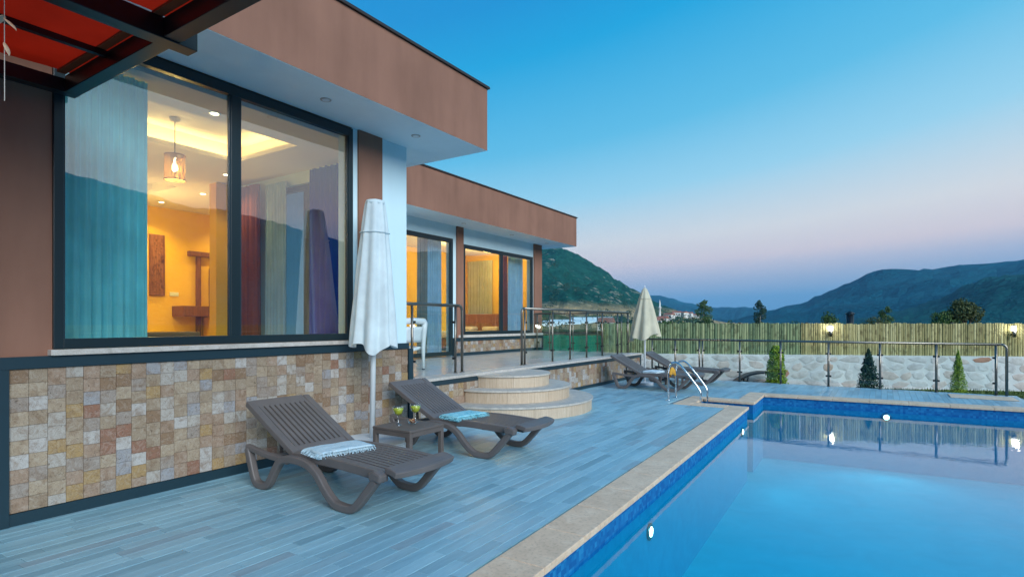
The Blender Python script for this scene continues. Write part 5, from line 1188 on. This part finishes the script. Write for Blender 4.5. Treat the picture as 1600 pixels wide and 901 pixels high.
specs = [('white house with red roof beside the cream umbrella, at the valley edge', 1023, 330, 10, 7, 3.6), ('small pale village house just right of the cream umbrella', 1036, 430, 7, 6, 4), ('pale village house below the hill, second right of umbrella', 1046, 560, 9, 7, 5),
         ('pale village house in middle of the hillside row', 1057, 640, 9, 7, 5), ('pale village house on the right half of the hillside row', 1068, 700, 9, 8, 5.5), ('pale village house near the right end of hillside row', 1077, 740, 8, 7, 6), ('farthest pale village house, left of the first poplar', 1087, 800, 10, 8, 5.5),
         ('tiny white house below the field left of umbrella', 947, 210, 5, 5, 3.4)]
for s_ in specs: cottage(*s_)
x, y, z = hloc(1031, 480); mn = thing('minaret', 'slender white tower rising beside the village houses', 'tower', (x, y, z)); MB().lathe([(1.6, -1), (1.5, 4), (0.9, 4.5), (0.85, 11), (1.3, 11.3), (1.3, 12), (0.7, 12.1), (0.65, 15), (0.05, 18.5)], 12).build('shaft', 'hw', mn, True, local=True)
for i, (px, D, ln, lab) in enumerate(((872, 330, 26, 'leftmost long white greenhouse tunnel in the fields beyond the terrace'), (897, 345, 30, 'middle long white greenhouse tunnel in the fields beyond the terrace'), (925, 350, 26, 'rightmost long white greenhouse tunnel in the fields beyond the terrace'))):
    x, y, z = hloc(px, D); t = thing('greenhouse', lab, 'greenhouse', (x, y, z), YAW + radians(4), 'greenhouse tunnels')
    mb = MB()
    A = [pi * k / 10 for k in range(11)]
    for s_ in (-ln / 2, ln / 2):
        for a in A: mb.v.append((s_, 4.0 * cos(a), 3.4 * sin(a)))
    for k in range(10): mb.f.append((k, k + 1, 11 + k + 1, 11 + k))
    mb.f += [tuple(reversed(range(11))), tuple(range(11, 22))]; mb.build('film', 'gh', t, False, local=True)
    for k in range(5): xx = -ln / 2 + ln * k / 4; MB().tube([(xx, 4.05 * cos(a), 3.45 * sin(a)) for a in A], 0.12, 5).build('hoop', 'clamp', t, local=True)
# scattered orchard trees and scrub on the lower slope: uncountable
fol = MB(); rv = random.Random(9)
for i in range(300):
    px = rv.uniform(838, 1110); D = rv.choice([rv.uniform(190, 420), rv.uniform(420, 720)])
    if px < 960 and rv.random() < 0.7 and D < 420: continue
    x, y, z = hloc(px, D); s_ = rv.uniform(1.2, 3.2) * (1 if D < 420 else 1.3)
    leaves(fol, rv, (x, y, z + s_ * 0.8), (s_, s_, s_ * 0.85), 40, s_ * 0.22)
tag(fol.build('valley_scrub', 'leaf_dark'), 'dark green scrub and orchard trees scattered over the valley fields', 'scrub', kind='stuff')

# ================================================================== AIR
hz = MB().box(-6900, 6900, -6900, 6900, -6.0, 700).build('haze', 'black', None); tag(hz, kind='stuff'); hz.data.materials.clear()
hm = bpy.data.materials.new('haze_air'); hm.use_nodes = True; hn = hm.node_tree; hn.nodes.clear()
ho = hn.nodes.new('ShaderNodeOutputMaterial'); hv = hn.nodes.new('ShaderNodeVolumePrincipled'); hv.inputs['Color'].default_value = (0.28, 0.66, 1.0, 1); hv.inputs['Density'].default_value = 0.00009; hv.inputs['Anisotropy'].default_value = 0.0
hn.links.new(hv.outputs[0], ho.inputs['Volume']); hz.data.materials.append(hm)
